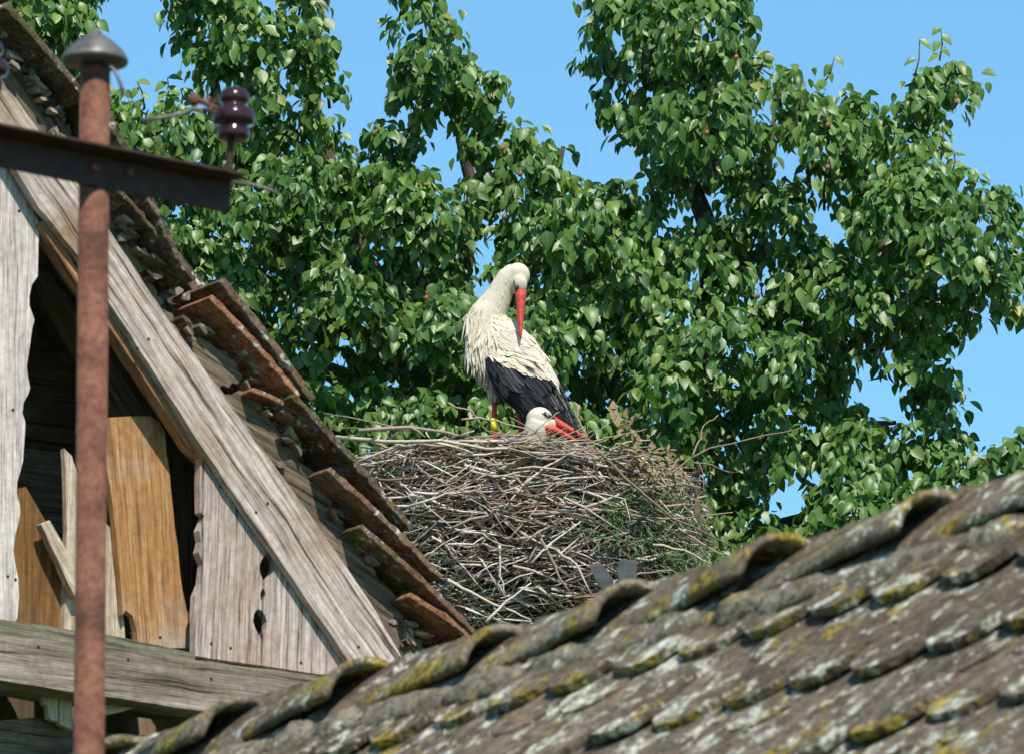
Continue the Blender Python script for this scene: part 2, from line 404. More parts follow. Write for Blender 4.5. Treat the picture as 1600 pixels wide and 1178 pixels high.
# far slope, plain
# half-round ridge tiles: narrow end up-ridge (far), wide mouth towards the near right
def ridge_tile(seed):
    r = random.Random(seed); mb = MB(); n = 16; K = 9; Lr = EXP*1.17
    outer = []; inner = []
    for i in range(K+1):
        t = i/K; x = t*Lr
        ro = .076 + .046*t + (.004*math.sin(t*9+seed)) + .008*max(0, (t-.85)/.15)
        for shell, rr in ((outer, ro), (inner, ro-.017)):
            for j in range(n+1):
                w = math.pi*(.045 + .91*j/n); jit = 1 + r.uniform(-.012, .012)
                shell.append(Vector((x, math.cos(w)*rr*.98*jit, math.sin(w)*rr*.84*jit)))
    k = n+1; V = outer+inner; O = len(outer); F = []
    for i in range(K):
        for j in range(n):
            F.append((i*k+j, i*k+j+1, (i+1)*k+j+1, (i+1)*k+j)); F.append((O+i*k+j, O+(i+1)*k+j, O+(i+1)*k+j+1, O+i*k+j+1))
        for j in (0, n): F.append((i*k+j, (i+1)*k+j, O+(i+1)*k+j, O+i*k+j))
    for i in (0, K):
        for j in range(n): F.append((i*k+j, i*k+j+1, O+i*k+j+1, O+i*k+j))
    me = bpy.data.meshes.new('ridge_tile'); me.from_pydata(V, [], F)
    bm = bmesh.new(); bm.from_mesh(me); bmesh.ops.recalc_face_normals(bm, faces=bm.faces); bm.to_mesh(me); bm.free()
    me.polygons.foreach_set('use_smooth', [True]*len(me.polygons)); me.materials.append(M['ridgetile'])
    return me
rts = [ridge_tile(i) for i in range(4)]
k = 0
for i in range(-6, 18):
    a_wide = i*EXP
    if a_wide < A0+EXP or a_wide > A1+.1: continue
    tilt = .060 + random.uniform(-.008, .012)
    xa = (er + Vector((0, 0, tilt))).normalized(); ya = hh.copy(); ya = (ya - xa*ya.dot(xa)).normalized(); za = xa.cross(ya)
    if za.z < 0: ya = -ya; za = xa.cross(ya)
    yaw = random.uniform(-.02, .02); xa, ya = (xa + ya*yaw).normalized(), (ya - xa*yaw).normalized()
    o_ = RP2 + er*(a_wide-EXP*1.17) + Vector((0, 0, -.022 + random.uniform(-.006, .006)))
    place(rts[k % 4], 'ridge_tile', o_, xa, ya, za, roof); k += 1
# lumpy mortar bedding under the ridge tiles
mb = MB()
rm = random.Random(9); a = A0
while a < A1:
    l = rm.uniform(.12, .30); d = rm.uniform(.160, .178)
    K = 12; n = 10; vs = []
    for i in range(K):
        t = i/(K-1); e = math.sin(math.pi*min(max(t, .03), .97))**.35
        for j in range(n):
            w = 2*math.pi*j/n
            vs.append(RS(a+l*t, d-.05 + math.cos(w)*.048*e + rm.uniform(-.011, .011), .054 + math.sin(w)*.026*e + rm.uniform(-.007, .007)))
    fs = [(i*n+j, i*n+(j+1) % n, (i+1)*n+(j+1) % n, (i+1)*n+j) for i in range(K-1) for j in range(n)] + [tuple(range(n)), tuple((K-1)*n+j for j in range(n))]
    mb.add(vs, fs); a += l + rm.uniform(-.01, .03)
mb.build('mortar', M['mortar'], roof)
# walls
mb = MB(); half = SL*math.cos(TH)-.35
wa = RP2 + er*(A0+.3) + hh*half; wa.z = 0; top = RP1.z - (half)*math.tan(TH) - .09
box(mb, wa, er*(A1-A0-.6), -hh*(2*half), Vector((0, 0, top)))
for a in (A0+.3, A1-.5):
    g = [RP2+er*a+hh*half, RP2+er*a-hh*half, RP2+er*a]; g[0] = Vector((g[0].x, g[0].y, top)); g[1] = Vector((g[1].x, g[1].y, top)); g[2] = g[2] - Vector((0, 0, .09))
    vs = g + [p+er*.2 for p in g]; mb.add(vs, [(0, 1, 2), (3, 5, 4), (0, 3, 4, 1), (1, 4, 5, 2), (2, 5, 3, 0)])
mb.build('wall', M['plaster'], house, smooth=False)

# ---------------------------------------------------------------- left barn gable
GU = Vector((.805, .593, 0)).normalized(); GN = Vector((GU.y, -GU.x, 0)); GO = W(300, 700, 20.0)
def G(px, py, d=0.0):
    r = ray(px, py); o = GO + GN*d; return EYE + r*((o-EYE).dot(GN)/r.dot(GN))
def Gc(p): q = p-GO; return Vector((q.dot(GU), q.z, 0))
barn = empty('wooden_barn', (G(0, 1000).x, G(0, 1000).y, 0), 'old wooden barn gable with ragged silver boards and broken clay roof edge', 'barn')
def ragline(pts, amp, step, r, closed=True):
    out = []; n = len(pts)
    for i in range(n if closed else n-1):
        a, b = Vector(pts[i]), Vector(pts[(i+1) % n]); L = (b-a).length; k = max(1, int(L/step))
        nrm = Vector((-(b-a).y, (b-a).x)).normalized() if L else Vector((0, 0))
        for j in range(k):
            p = a.lerp(b, j/k); 
            if j: p = p + nrm*r.gauss(0, amp)
            out.append((p.x, p.y))
    return out
def prism(mb, ppx, d, t, holes=(), grain=None, rag=1.2, step=14, seed=1):
    r = random.Random(seed*13+5)
    outer = ragline([Vector(p) for p in ppx], rag, step, r) if rag else ppx
    loops = [outer] + [ragline([Vector(p) for p in h], .5, 10, r) for h in holes]
    loops = [[G(x, y, d) for x, y in l] for l in loops]
    flat = [Gc(p) for l in loops for p in l]
    tris = tessellate_polygon([[Gc(p) for p in l] for l in loops])
    if grain is None: grain = (ppx[0], ppx[1])
    ga, gb = Gc(G(*grain[0], d)), Gc(G(*grain[1], d)); gd = (gb-ga).normalized(); gp = Vector((-gd.y, gd.x, 0))
    front = [p for l in loops for p in l]; back = [p - GN*t for p in front]; n = len(front)
    fs = [tuple(t3) for t3 in tris] + [tuple(i+n for i in t3[::-1]) for t3 in tris]
    b0 = 0
    for l in loops:
        k = len(l)
        for i in range(k): fs.append((b0+i, b0+(i+1) % k, n+b0+(i+1) % k, n+b0+i))
        b0 += k
    uv = [(q.dot(gd), q.dot(gp)) for q in flat]; uv2 = [(x, y+t*.5) for x, y in uv]
    mb.add(front+back, fs, uv+uv2)
def board(name, ppx, d, t, m, parent=barn, bev=.003, **kw):
    if m != 'rotten': kw['rag'] = kw.get('rag', 1.2)*.45; kw['step'] = 26
    mb = MB(); prism(mb, ppx, d, t, **kw); return mb.build(name, M[m], parent, smooth=False, bevel=bev)
rk = lambda y: 5 + (y-105)*.65                      # right edge of the rake
# barge board (runs up to the apex beyond the frame)
board('barge_board', [(636, 1040), (551, 1042), (306, 684), (173, 476), (122, 400), (61, 325), (23, 262), (-200, -80), (-500, -560), (-402, -520), (9, 136), (75, 222), (170, 359), (244, 470), (292, 538), (353, 619), (472, 787), (573, 932)],
      .05, .028, 'barge', grain=((23, 262), (551, 1042)), rag=1.3, seed=2)
board('batten', [(65, 345), (60, 350), (119, 441), (173, 514), (295, 697), (318, 720), (332, 722), (316, 690), (173, 488), (120, 418), (80, 352)], .02, .05, 'orangewood', grain=((65, 345), (295, 697)), seed=4)
# big left board with scalloped edge
scal = [(0, 250), (20, 262), (40, 300), (62, 350), (60, 380), (59, 432), (50, 445), (46, 462), (46, 478), (54, 500), (50, 515), (46, 545), (42, 572), (44, 590), (47, 605), (44, 616), (37, 628), (35, 645), (40, 660), (38, 690), (36, 720), (32, 735),
        (27, 752), (26, 770), (30, 785), (32, 800), (29, 815), (24, 835), (21, 860), (24, 880), (28, 900), (30, 930), (27, 965), (20, 980), (8, 984)]
board('scalloped_board', scal + [(-60, 980), (-300, 940), (-300, -100), (-180, -60)], .0, .028, 'white', grain=((0, 980), (0, 250)), rag=.8, seed=5)
# ornamental corner board with cut-out drops
def drop(cx, cy, w, h, flip=1, lean=0):
    return [(cx + w/2*math.sin(a)*(1 if flip*math.cos(a) > -.2 else max(.12, 1+flip*math.cos(a)*.85)) + lean*(-math.cos(a))*flip*3, cy - flip*h/2*math.cos(a)) for a in [2*math.pi*i/14 for i in range(14)]]
board('corner_board', [(313, 703), (318, 696), (326, 698), (352, 735), (420, 835), (480, 925), (545, 1020), (556, 1046), (534, 1052), (500, 1053), (305, 1024), (305, 985), (306, 930), (314, 910), (317, 880), (310, 862), (314, 846), (311, 828), (320, 806), (313, 800), (312, 760)],
      .018, .028, 'silver', holes=[drop(417, 889, 25, 50, 1, -1), drop(411, 932, 9, 26, 1), drop(407, 976, 22, 50, -1, 1)], grain=((305, 1000), (316, 700)), rag=.8, seed=6)
# inner boards
board('ochre_board', [(150, 655), (172, 652), (236, 650), (250, 660), (258, 676), (270, 790), (284, 915), (303, 1012), (215, 1012), (213, 985), (208, 962), (196, 953), (192, 960), (188, 900), (175, 780), (160, 690)], -.07, .025, 'ochre', grain=((215, 1000), (190, 655)), seed=7)
board('pale_board', [(100, 700), (112, 712), (121, 740), (150, 760), (166, 818), (180, 830), (188, 900), (196, 1000), (100, 1000), (104, 800)], -.10, .02, 'pale', grain=((150, 1000), (150, 760)), seed=8)
board('brown_panel', [(-40, 780), (40, 760), (72, 815), (120, 925), (130, 1010), (-60, 1000)], -.12, .02, 'brownpanel', grain=((60, 990), (60, 800)), seed=9)
board('brace', [(64, 818), (78, 812), (130, 905), (130, 930), (116, 930)], -.06, .03, 'pale', grain=((64, 818), (130, 930)), seed=10)
# nail heads
for (x, y, d) in ((30, 330, .0), (20, 640, .0), (12, 900, .0), (24, 905, .0), (330, 1005, .018), (360, 1012, .018), (345, 760, .018), (470, 1035, .018), (215, 545, .05), (232, 530, .05), (400, 800, .05), (418, 786, .05), (560, 1010, .05), (205, 990, -.07), (250, 995, -.07), (60, 1010, .10), (330, 1060, .10), (200, 1030, .10)):
    mb = MB(); lathe(mb, G(x, y, d), GN, [(.0045, -.002), (.0045, .0015), (.003, .0025), (.0, .003)], 10); mb.build('nail_head', M['darkrust'], barn)
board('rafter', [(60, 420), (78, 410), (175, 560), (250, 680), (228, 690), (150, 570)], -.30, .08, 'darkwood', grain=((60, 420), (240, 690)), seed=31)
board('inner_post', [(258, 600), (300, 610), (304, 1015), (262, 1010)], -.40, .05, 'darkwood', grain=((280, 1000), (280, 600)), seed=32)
# dark planks far inside and interior
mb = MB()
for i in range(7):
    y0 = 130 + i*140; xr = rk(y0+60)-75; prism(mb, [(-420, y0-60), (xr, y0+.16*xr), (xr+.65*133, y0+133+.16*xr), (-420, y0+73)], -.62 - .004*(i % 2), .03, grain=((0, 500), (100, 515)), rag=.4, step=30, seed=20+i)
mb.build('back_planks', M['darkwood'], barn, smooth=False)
# tie beam and rails
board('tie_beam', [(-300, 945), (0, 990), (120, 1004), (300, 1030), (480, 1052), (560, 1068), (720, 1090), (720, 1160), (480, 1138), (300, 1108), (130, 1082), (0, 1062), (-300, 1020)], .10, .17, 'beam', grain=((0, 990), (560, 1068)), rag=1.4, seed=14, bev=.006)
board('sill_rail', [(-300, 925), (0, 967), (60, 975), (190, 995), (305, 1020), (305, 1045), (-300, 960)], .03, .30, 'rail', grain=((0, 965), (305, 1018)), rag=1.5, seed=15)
board('broken_panel', [(66, 1080), (112, 1080), (114, 1140), (96, 1132), (93, 1130), (93, 1090), (91, 1090), (91, 1127), (76, 1122), (75, 1104), (68, 1098)], .0, .02, 'pale', grain=((100, 1140), (100, 1080)), rag=.6, seed=16)
board('broken_shelf', [(150, 1104), (180, 1098), (184, 1091), (202, 1096), (228, 1100), (195, 1110), (160, 1118), (150, 1117)], .02, .02, 'pale', grain=((150, 1110), (228, 1100)), rag=.6, seed=17)
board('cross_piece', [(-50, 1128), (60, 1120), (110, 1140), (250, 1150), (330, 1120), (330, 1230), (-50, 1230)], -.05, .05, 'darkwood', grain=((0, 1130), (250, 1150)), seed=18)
# ragged second plank between barge board and tiles
rg = [(270, 505), (284, 522), (327, 534), (345, 548), (367, 562), (372, 580), (377, 594), (342, 606), (350, 616), (391, 613), (416, 635), (424, 660), (447, 682), (462, 700), (474, 725), (489, 735), (501, 760), (513, 777), (524, 800), (536, 815), (541, 830), (558, 850), (566, 872), (580, 884),
      (601, 910), (622, 935), (624, 955), (640, 985), (667, 1014), (680, 1040), (636, 1045), (560, 960), (470, 810), (340, 620), (280, 530)]
board('ragged_plank', rg, .012, .03, 'rotten', grain=((300, 560), (345, 590)), rag=3.0, step=7, seed=19)
rg2 = [(-120, -90), (5, 92), (40, 100), (55, 130), (78, 150), (86, 168), (100, 180), (112, 215), (150, 250), (172, 305), (205, 325), (212, 352), (235, 375), (240, 400), (262, 415), (258, 430), (238, 440), (262, 470), (250, 478), (280, 500), (292, 530), (244, 480), (165, 365), (75, 235), (0, 140), (-140, -80)]
board('crumbling_plank', rg2, -.01, .03, 'rotten', grain=((0, 100), (280, 520)), rag=4.5, step=7, seed=21)
# broken splinters and mortar lumps under the tiles
rs = random.Random(12)
spots = [(30, 95, 22), (52, 122, 20), (70, 150, 16), (85, 170, 14), (100, 215, 16), (185, 315, 20), (198, 342, 20), (215, 365, 14), (232, 388, 20), (250, 405, 20), (262, 385, 18), (240, 430, 16), (305, 520, 20), (318, 512, 16), (290, 500, 14),
         (455, 690, 24), (470, 697, 14), (522, 795, 14), (590, 868, 26), (600, 882, 16), (645, 975, 22), (660, 985, 20), (640, 1000, 18), (418, 640, 12), (392, 600, 10), (160, 290, 18)]
for i, (x, y, s) in enumerate(spots):
    for q in range(2):
        a = rs.uniform(.0, 1.2); l = s*rs.uniform(.35, .95); w = s*rs.uniform(.10, .24); x0 = x+rs.uniform(-8, 8); y0 = y+rs.uniform(-8, 8)
        ca, sa = math.cos(a), math.sin(a); pl = [(-l, -w*.6), (-l*.5, -w*rs.uniform(.6, 1.2)), (l*.1, -w), (l*.8, -w*.5), (l*rs.uniform(.9, 1.2), w*.3), (l*.4, w*.6), (l*.1, w*rs.uniform(.6, 1.3)), (-l*.7, w*.8)]
        mb = MB(); prism(mb, [(x0+u*ca-v*sa, y0+u*sa+v*ca) for u, v in pl], rs.uniform(.025, .05), rs.uniform(.03, .08), rag=1.6, step=5, seed=50+i*3+q, grain=((x0, y0), (x0+ca*10, y0+sa*10)))
        mb.build('splinter', M[rs.choice(('splinter', 'splinter', 'rotten', 'beam'))], barn, smooth=False)
for i in range(34):
    t = rs.random(); y = -40+1060*t; x = rk(y) + rs.uniform(14, 56); s = rs.uniform(5, 13)
    pl = [(x+s*math.cos(a)*rs.uniform(.5, 1.2), y+s*.7*math.sin(a)*rs.uniform(.5, 1.2)) for a in [k*math.pi/4 for k in range(8)]]
    mb = MB(); prism(mb, pl, rs.uniform(-.04, .03), .05, rag=1.2, step=4, seed=200+i)
    mb.build('mortar_lump', M[rs.choice(('rotten', 'mortar', 'beam'))], barn, smooth=False)
# roof: deck, verge tiles, tiling behind them
mb = MB()
prism(mb, [(-402, -560), (rk(1040)+38, 1015), (rk(1040)+260, 1360), (rk(1040)+215, 1375), (rk(1040)+2, 1045), (-402, -500)], -.10, 5.0, rag=0)
# mirrored left slope
apex = G(-402, -530, 0)
ac = Gc(apex); low = Gc(G(rk(1040)+240, 1365, 0)); wL = low-ac
Lslope = []
for dd in (-.02, -5.1):
    for off in (0, .12): Lslope += [apex + GN*dd + Vector((0, 0, -off)), apex + GU*(-wL.x) + Vector((0, 0, wL.y-off)) + GN*dd]
mb.add(Lslope, [(0, 1, 3, 2), (4, 6, 7, 5), (0, 4, 5, 1), (2, 3, 7, 6), (0, 2, 6, 4), (1, 5, 7, 3)])
broof = mb.build('roof', M['darkwood'], barn, smooth=False)
vt = [  # A, B, thickness px, depth m, material, offset d
    ((-120, -150), (20, 0), 10, .26, 'verge', .10), ((6, 12), (133, 158), 10, .26, 'verge', .11), ((128, 118), (268, 388), 10, .24, 'verge', .11),
    ((150, 262), (302, 440), 7, .20, 'verge', .085), ((342, 440), (486, 628), 11, .27, 'verge', .115), ((326, 466), (466, 622), 9, .24, 'terracotta', .10),
    ((455, 620), (640, 828), 10, .28, 'verge', .115), ((392, 612), (470, 650), 8, .16, 'terracotta', .07), ((438, 642), (530, 720), 8, .2, 'terracotta', .06),
    ((511, 735), (688, 905), 9, .28, 'vergewarm', .11), ((560, 824), (739, 990), 9, .28, 'vergewarm', .11), ((636, 932), (745, 1005), 9, .24, 'terracotta', .10), ((720, 1000), (880, 1130), 12, .25, 'verge', .11)]
for i, (A, B, th, dep, mt, dd) in enumerate(vt):
    ax, ay = A; bx, by = B; L = math.hypot(bx-ax, by-ay); nx, ny = (by-ay)/L, -(bx-ax)/L
    bow = 3.0; K = 5; lowp = []; upp = []
    for k in range(K+1):
        t = k/K; x = ax+(bx-ax)*t; y = ay+(by-ay)*t; e = bow*math.sin(math.pi*t)
        lowp.append((x+nx*e, y+ny*e)); upp.append((x+nx*(e+th), y+ny*(e+th)))
    mb = MB(); prism(mb, lowp+upp[::-1], dd, dep, rag=1.0, step=9, seed=300+i)
    mb.build('verge_tile', M[mt], broof, smooth=False, bevel=.004)
mb = MB()
for i in range(16):
    t = i/15; x0, y0 = -340+1130*t, -470+1640*t; 
    pl = [(x0, y0), (x0+150, y0+190), (x0+158, y0+182), (x0+8, y0-8)]
    for q in range(7): prism(mb, pl, -.2-.62*q, .60, rag=0)
mb.build('roof_tiling', M['verge'], broof, smooth=False)
# barn walls down to the ground
mb = MB()
c1 = G(-500, 1080, -.5); c1.z = 0; c2 = G(760, 1080, -.5); c2.z = 0; ztop = G(300, 1000, -.5).z - .25
box(mb, c1, (c2-c1), -GN*4.3, Vector((0, 0, ztop)))
mb.build('wall', M['darkwood'], barn, smooth=False)

# ---------------------------------------------------------------- pipe mast with cross arm and insulators
PD = 12.6; ptop = W(148.5, 108, PD); pbot = W(139, 1178, PD); pb0 = ptop + (pbot-ptop)*((ptop.z)/(ptop.z-pbot.z))
mast = empty('utility_mast', (pb0.x, pb0.y, 0), 'rusty round pipe mast with a domed metal cap and an iron cross arm', 'utility pole')
pr = 24.2*MM*PD
mb = MB(); tube(mb, [pb0, pb0.lerp(ptop, .5), ptop], pr, 32); mb.build('pole', M['rust'], mast)
mb = MB(); cc = W(148, 97, PD); u = MM*PD
prof = [(24, -6), (44, -4), (52, -2), (53.5, 1), (53, 4), (49, 12), (41, 22), (30, 32), (19, 40), (11, 45), (8, 50), (4, 54), (0, 55)]
lathe(mb, cc, (0.02, -.02, 1), [(r*u, h*u) for r, h in prof], 36); mb.build('cap', M['zinc'], mast)
mb = MB(); tube(mb, [W(168, 100, PD-.03), W(180, 112, PD-.04), W(188, 130, PD-.04), W(193, 150, PD-.04)], .0035, 8); mb.build('cable_tail', M['wire'], mast)
# angle iron: parallel to the gable
AU = GU.copy(); AO = W(147, 262, PD-.035); AN = GN.copy()
def AX(px, py, d=0.0):
    r = ray(px, py); o = AO + AN*d; return EYE + r*((o-EYE).dot(AN)/r.dot(AN))
pL, pR = AX(-260, 222), AX(361, 302); pR.z = pL.z = AX(147, 264).z
hA = (AX(147, 238)-AX(147, 291)).length
mb = MB(); ln = pR-pL
zc = Vector((0, 0, hA/2))
box(mb, pL-zc, ln, Vector((0, 0, hA)), -AN*.006)
box(mb, pL+zc+Vector((0, 0, -.005)), ln, AN*.050, Vector((0, 0, .006)))
arm = mb.build('cross_arm', M['darkrust'], mast, smooth=False, bevel=.0012)
for bx in (148, 201):
    mb = MB(); lathe(mb, AX(bx, 262 + (bx-148)*.17, .0), AN, [(.0085, 0), (.0085, .004), (.006, .008), (.0, .009)], 12); mb.build('bolt', M['rust'], arm)
def insulator(px, py, D, wr=True):
    p0 = W(px, py, D); u = MM*D
    mb = MB()
    prof = [(22, -2), (27, 0), (28, 6), (28, 13), (25, 17), (25, 21), (34, 24), (37, 29), (37, 38), (33, 46), (24, 50), (21, 53), (21, 57), (25, 60), (27, 65), (25, 73), (19, 80), (10, 84), (0, 85)]
    lathe(mb, p0, (.02, 0, 1), [(r*u*.93, h*u) for r, h in prof], 36); ins = mb.build('insulator', M['porcelain'], mast)
    mb = MB(); tube(mb, [W(px-6, py+62, D), W(px-7, py+52, D), W(px-5, py+30, D), W(px-3, py+4, D), W(px-2, py-8, D)], [.006, .0068, .0068, .0068, .006], 12)
    tube(mb, [W(px-14, py+48, D-.01), W(px-2, py+57, D-.02), W(px+14, py+60, D-.02)], .0055, 10)
    mb.build('pin', M['darkrust'], mast)
    return p0
insulator(364, 217, 12.75); insulator(-22, 140, 12.45)
mb = MB(); D = 12.7
ellipsoid(mb, W(303, 156, D), [(.012, 0, 0), (0, .012, 0), (0, 0, .013)])
tube(mb, [W(303, 156, D), W(318, 160, D), W(330, 166, D), W(340, 172, D)], .006, 8)
tube(mb, [W(322, 150, D-.02), W(328, 156, D-.02), W(331, 170, D-.02), W(326, 176, D-.02)], .004, 8)
mb.build('wire_clamp', M['rust'], mast)
mb = MB()
tube(mb, [W(220, 189, D), W(250, 185, D), W(285, 178, D), W(303, 170, D), W(340, 175, D)], .0042, 8)
mb.build('tie_wire', M['wire'], mast); mb = MB()
tube(mb, [W(360, 284, D), W(395, 289, D), W(420, 296, D), W(436, 303, D)], .003, 8)
mb.build('tie_wire', M['wire'], mast)

# ---------------------------------------------------------------- chimney that carries the nest, and the nest
NY = 28.76; NC = W(800, 690, NY); NR = .775
zt = W(812, 692, NY-NR).z; zb = W(812, 1000, NY-NR).z
ch = empty('brick_chimney', (NC.x, NC.y, 0), 'old brick chimney stack under the stork nest behind the tiled ridge', 'chimney')
mb = MB(); box(mb, Vector((NC.x-.4, NC.y-.4, 0)), Vector((.8, 0, 0)), Vector((0, .8, 0)), Vector((0, 0, zb+.02))); mb.build('stack', M['brick'], ch, smooth=False)
mb = MB(); box(mb, Vector((NC.x-.47, NC.y-.47, zb-.14)), Vector((.94, 0, 0)), Vector((0, .94, 0)), Vector((0, 0, .10))); mb.build('cap', M['mortar'], ch, smooth=False)
nest = empty('stork_nest', (NC.x, NC.y, zb), 'huge stork nest of tangled bleached sticks with two storks in it', 'nest')
def nrad(z):                                     # radius of the pile over its height
    t = (z-zb)/(zt-zb); return NR*np.interp(t, [0, .15, .35, .6, .85, 1.0], [.62, .78, .92, .99, 1.0, .95])
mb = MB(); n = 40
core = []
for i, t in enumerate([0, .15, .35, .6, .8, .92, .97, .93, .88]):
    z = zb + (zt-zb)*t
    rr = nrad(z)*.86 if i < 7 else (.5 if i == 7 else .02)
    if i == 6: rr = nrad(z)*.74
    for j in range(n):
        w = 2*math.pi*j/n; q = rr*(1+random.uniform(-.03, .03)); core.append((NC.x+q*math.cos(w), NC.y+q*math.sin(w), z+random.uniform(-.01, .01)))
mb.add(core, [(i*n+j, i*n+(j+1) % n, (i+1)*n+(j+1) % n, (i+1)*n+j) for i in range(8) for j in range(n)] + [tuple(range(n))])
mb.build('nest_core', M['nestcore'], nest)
def kinked(p, d, L, rr, segs=5, kink=.10, r=random):
    d = Vector(d).normalized(); pts = [Vector(p)-d*L/2]; cur = d.copy()
    for i in range(segs):
        cur = (cur + Vector((r.gauss(0, kink), r.gauss(0, kink), r.gauss(0, kink)))*.8).normalized(); cur = (cur*.75 + d*.25).normalized()
        pts.append(pts[-1]+cur*L/segs)
    rad = [rr*(1-.55*(i/segs))*r.uniform(.85, 1.12) for i in range(segs+1)]
    return pts, rad
rn = random.Random(21); sticks = []
def addstick(z, phi, L, rr, tint, rj=None, tilt=.22, inward=.0, kink=.17):
    R0 = nrad(z)*(rj if rj else rn.uniform(.82, 1.04))
    c = Vector((NC.x+R0*math.cos(phi), NC.y+R0*math.sin(phi), z))
    tan = Vector((-math.sin(phi), math.cos(phi), 0)); out = Vector((math.cos(phi), math.sin(phi), 0))
    d = tan + out*rn.gauss(0, .28) + Vector((0, 0, rn.gauss(0, tilt)))
    pts, rad = kinked(c, d, L, rr, 5 if L > .25 else 3, kink, rn)
    # keep the ends draped round the pile
    q = []
    for p in pts:
        v = Vector((p.x-NC.x, p.y-NC.y)); lim = nrad(min(max(p.z, zb), zt))*1.07
        if v.length > lim: k = (lim + (v.length-lim)*.30)/v.length; p = Vector((NC.x+v.x*k, NC.y+v.y*k, p.z))
        if p.z > zt+.05: p.z = zt+.05+(p.z-zt-.05)*.3
        q.append(p)
    sticks.append((q, rad, tint, L*rr if math.sin(phi) < .1 and rj != .0 else 0))
for i in range(3700):
    front = rn.random() < .86
    phi = rn.uniform(math.pi*.98, math.pi*2.02) if front else rn.uniform(0, math.pi)
    z = zb + (zt-zb)*rn.random()**.9
    big = rn.random()
    L = rn.uniform(.10, .32) if big < .72 else rn.uniform(.3, .62)
    rr = rn.uniform(.0016, .0042) if big < .72 else rn.uniform(.0034, .0070)
    tint = min(1, max(0, rn.gauss(.80, .2) if rn.random() < .6 else rn.gauss(.4, .2)))
    addstick(z, phi, L, rr, tint, tilt=.42 if big < .8 else .22)
for i in range(700):                               # steeper and end-on pieces
    phi = rn.uniform(math.pi, 2*math.pi); z = zb + (zt-zb)*rn.uniform(.05, .92)
    addstick(z, phi, rn.uniform(.08, .3), rn.uniform(.0025, .0065), rn.uniform(.45, 1), rj=rn.uniform(.93, 1.04), tilt=1.1)
for i in range(460):                               # rim and top layer
    phi = rn.uniform(0, 2*math.pi)
    addstick(zt + rn.uniform(-.04, .03) + .028*math.sin(3*phi+1.1) + .016*math.sin(7*phi), phi, rn.uniform(.2, .6), rn.uniform(.0025, .007), min(1, max(0, rn.gauss(.62, .2))), rj=rn.uniform(.72, 1.0), tilt=.06)
def pstick(pp, Y, r0, tint):
    if not hasattr(Y, '__len__'): Y = [Y]*len(pp)
    pts = [W(x, y, yy) for (x, y), yy in zip(pp, Y)]; fine = []
    for a, b in zip(pts[:-1], pts[1:]):
        for k in range(3): fine.append(a.lerp(b, k/3) + Vector((rn.gauss(0, .0025), 0, rn.gauss(0, .0025))))
    fine.append(pts[-1]); K = len(fine)
    sticks.append((fine, [r0*(1-.6*i/(K-1)) for i in range(K)], tint, 99))
NF = NY-NR
for pp, Y, r0, t in [
    ([(620, 668), (560, 656), (505, 645)], 28.1, .0045, .45), ([(640, 672), (570, 668), (512, 672)], 28.15, .0042, .4),
    ([(525, 683), (600, 690), (690, 688), (760, 700), (850, 707), (900, 712)], [28.2, 28.05, 27.98, 27.95, 27.95, 27.97], .0095, .8),
    ([(560, 672), (640, 668), (700, 676), (740, 684)], 28.05, .010, .6), ([(720, 655), (752, 652), (790, 662), (830, 672), (850, 690)], 28.0, .0045, .7),
    ([(700, 630), (735, 642), (760, 672), (790, 677)], 28.02, .004, .65), ([(835, 676), (856, 655), (874, 643)], 27.90, .0035, .75),
    ([(905, 633), (903, 650), (912, 672), (922, 690)], 27.95, .006, .6), ([(922, 692), (960, 682), (1010, 670)], 27.98, .005, .6),
    ([(1040, 745), (1080, 715), (1110, 700), (1200, 680), (1260, 665)], 28.2, .005, .5), ([(1082, 714), (1092, 690), (1100, 665), (1122, 648)], 28.2, .005, .55),
    ([(1080, 722), (1110, 725), (1140, 738)], 28.2, .004, .5), ([(1060, 740), (1080, 752), (1106, 750)], 28.15, .0045, .45), ([(1095, 725), (1100, 745), (1102, 772), (1085, 765)], 28.2, .0028, .5),
    ([(930, 700), (975, 745), (1010, 775), (1050, 810), (1100, 830), (1155, 858)], [27.97, 27.98, 28.0, 28.05, 28.1, 28.2], .0075, .42),
    ([(940, 720), (1000, 712), (1045, 706)], 28.0, .006, .5), ([(950, 800), (1040, 812), (1145, 800)], 28.1, .0055, .6), ([(1020, 850), (1070, 860), (1110, 880)], 28.1, .006, .8),
    ([(1060, 825), (1100, 850), (1130, 868)], 28.15, .007, .6), ([(1075, 840), (1110, 860), (1140, 868)], 28.2, .005, .5), ([(1085, 780), (1115, 800), (1095, 818)], 28.2, .003, .5),
    ([(640, 790), (700, 770), (790, 765), (870, 745)], 27.98, .006, .8), ([(820, 760), (850, 730), (900, 705)], 27.96, .007, .9), ([(700, 905), (735, 925), (790, 950), (830, 968)], 28.02, .008, .85),
    ([(840, 830), (860, 870), (875, 905), (890, 925)], 27.98, .008, .5), ([(630, 750), (632, 720), (640, 700)], 28.1, .006, .55), ([(780, 850), (783, 900), (790, 930)], 27.98, .006, .8),
    ([(735, 735), (770, 745), (830, 735), (880, 750)], 27.97, .006, .75), ([(560, 720), (610, 700), (665, 690)], 28.05, .006, .75), ([(760, 972), (790, 940), (830, 910)], 28.0, .0075, .9),
    ([(930, 770), (975, 778), (985, 820)], 27.99, .004, .8), ([(870, 860), (900, 880), (925, 930)], 27.98, .007, .8), ([(700, 850), (740, 850), (770, 830)], 27.98, .006, .9),
    ([(940, 940), (950, 910), (1000, 895), (1050, 890)], 27.99, .006, .6), ([(960, 905), (955, 925), (948, 945)], 27.97, .005, .6)]:
    pstick(pp, Y, r0, t)
rn2 = random.Random(5)                             # small hump of fine twigs below the sitting stork's head
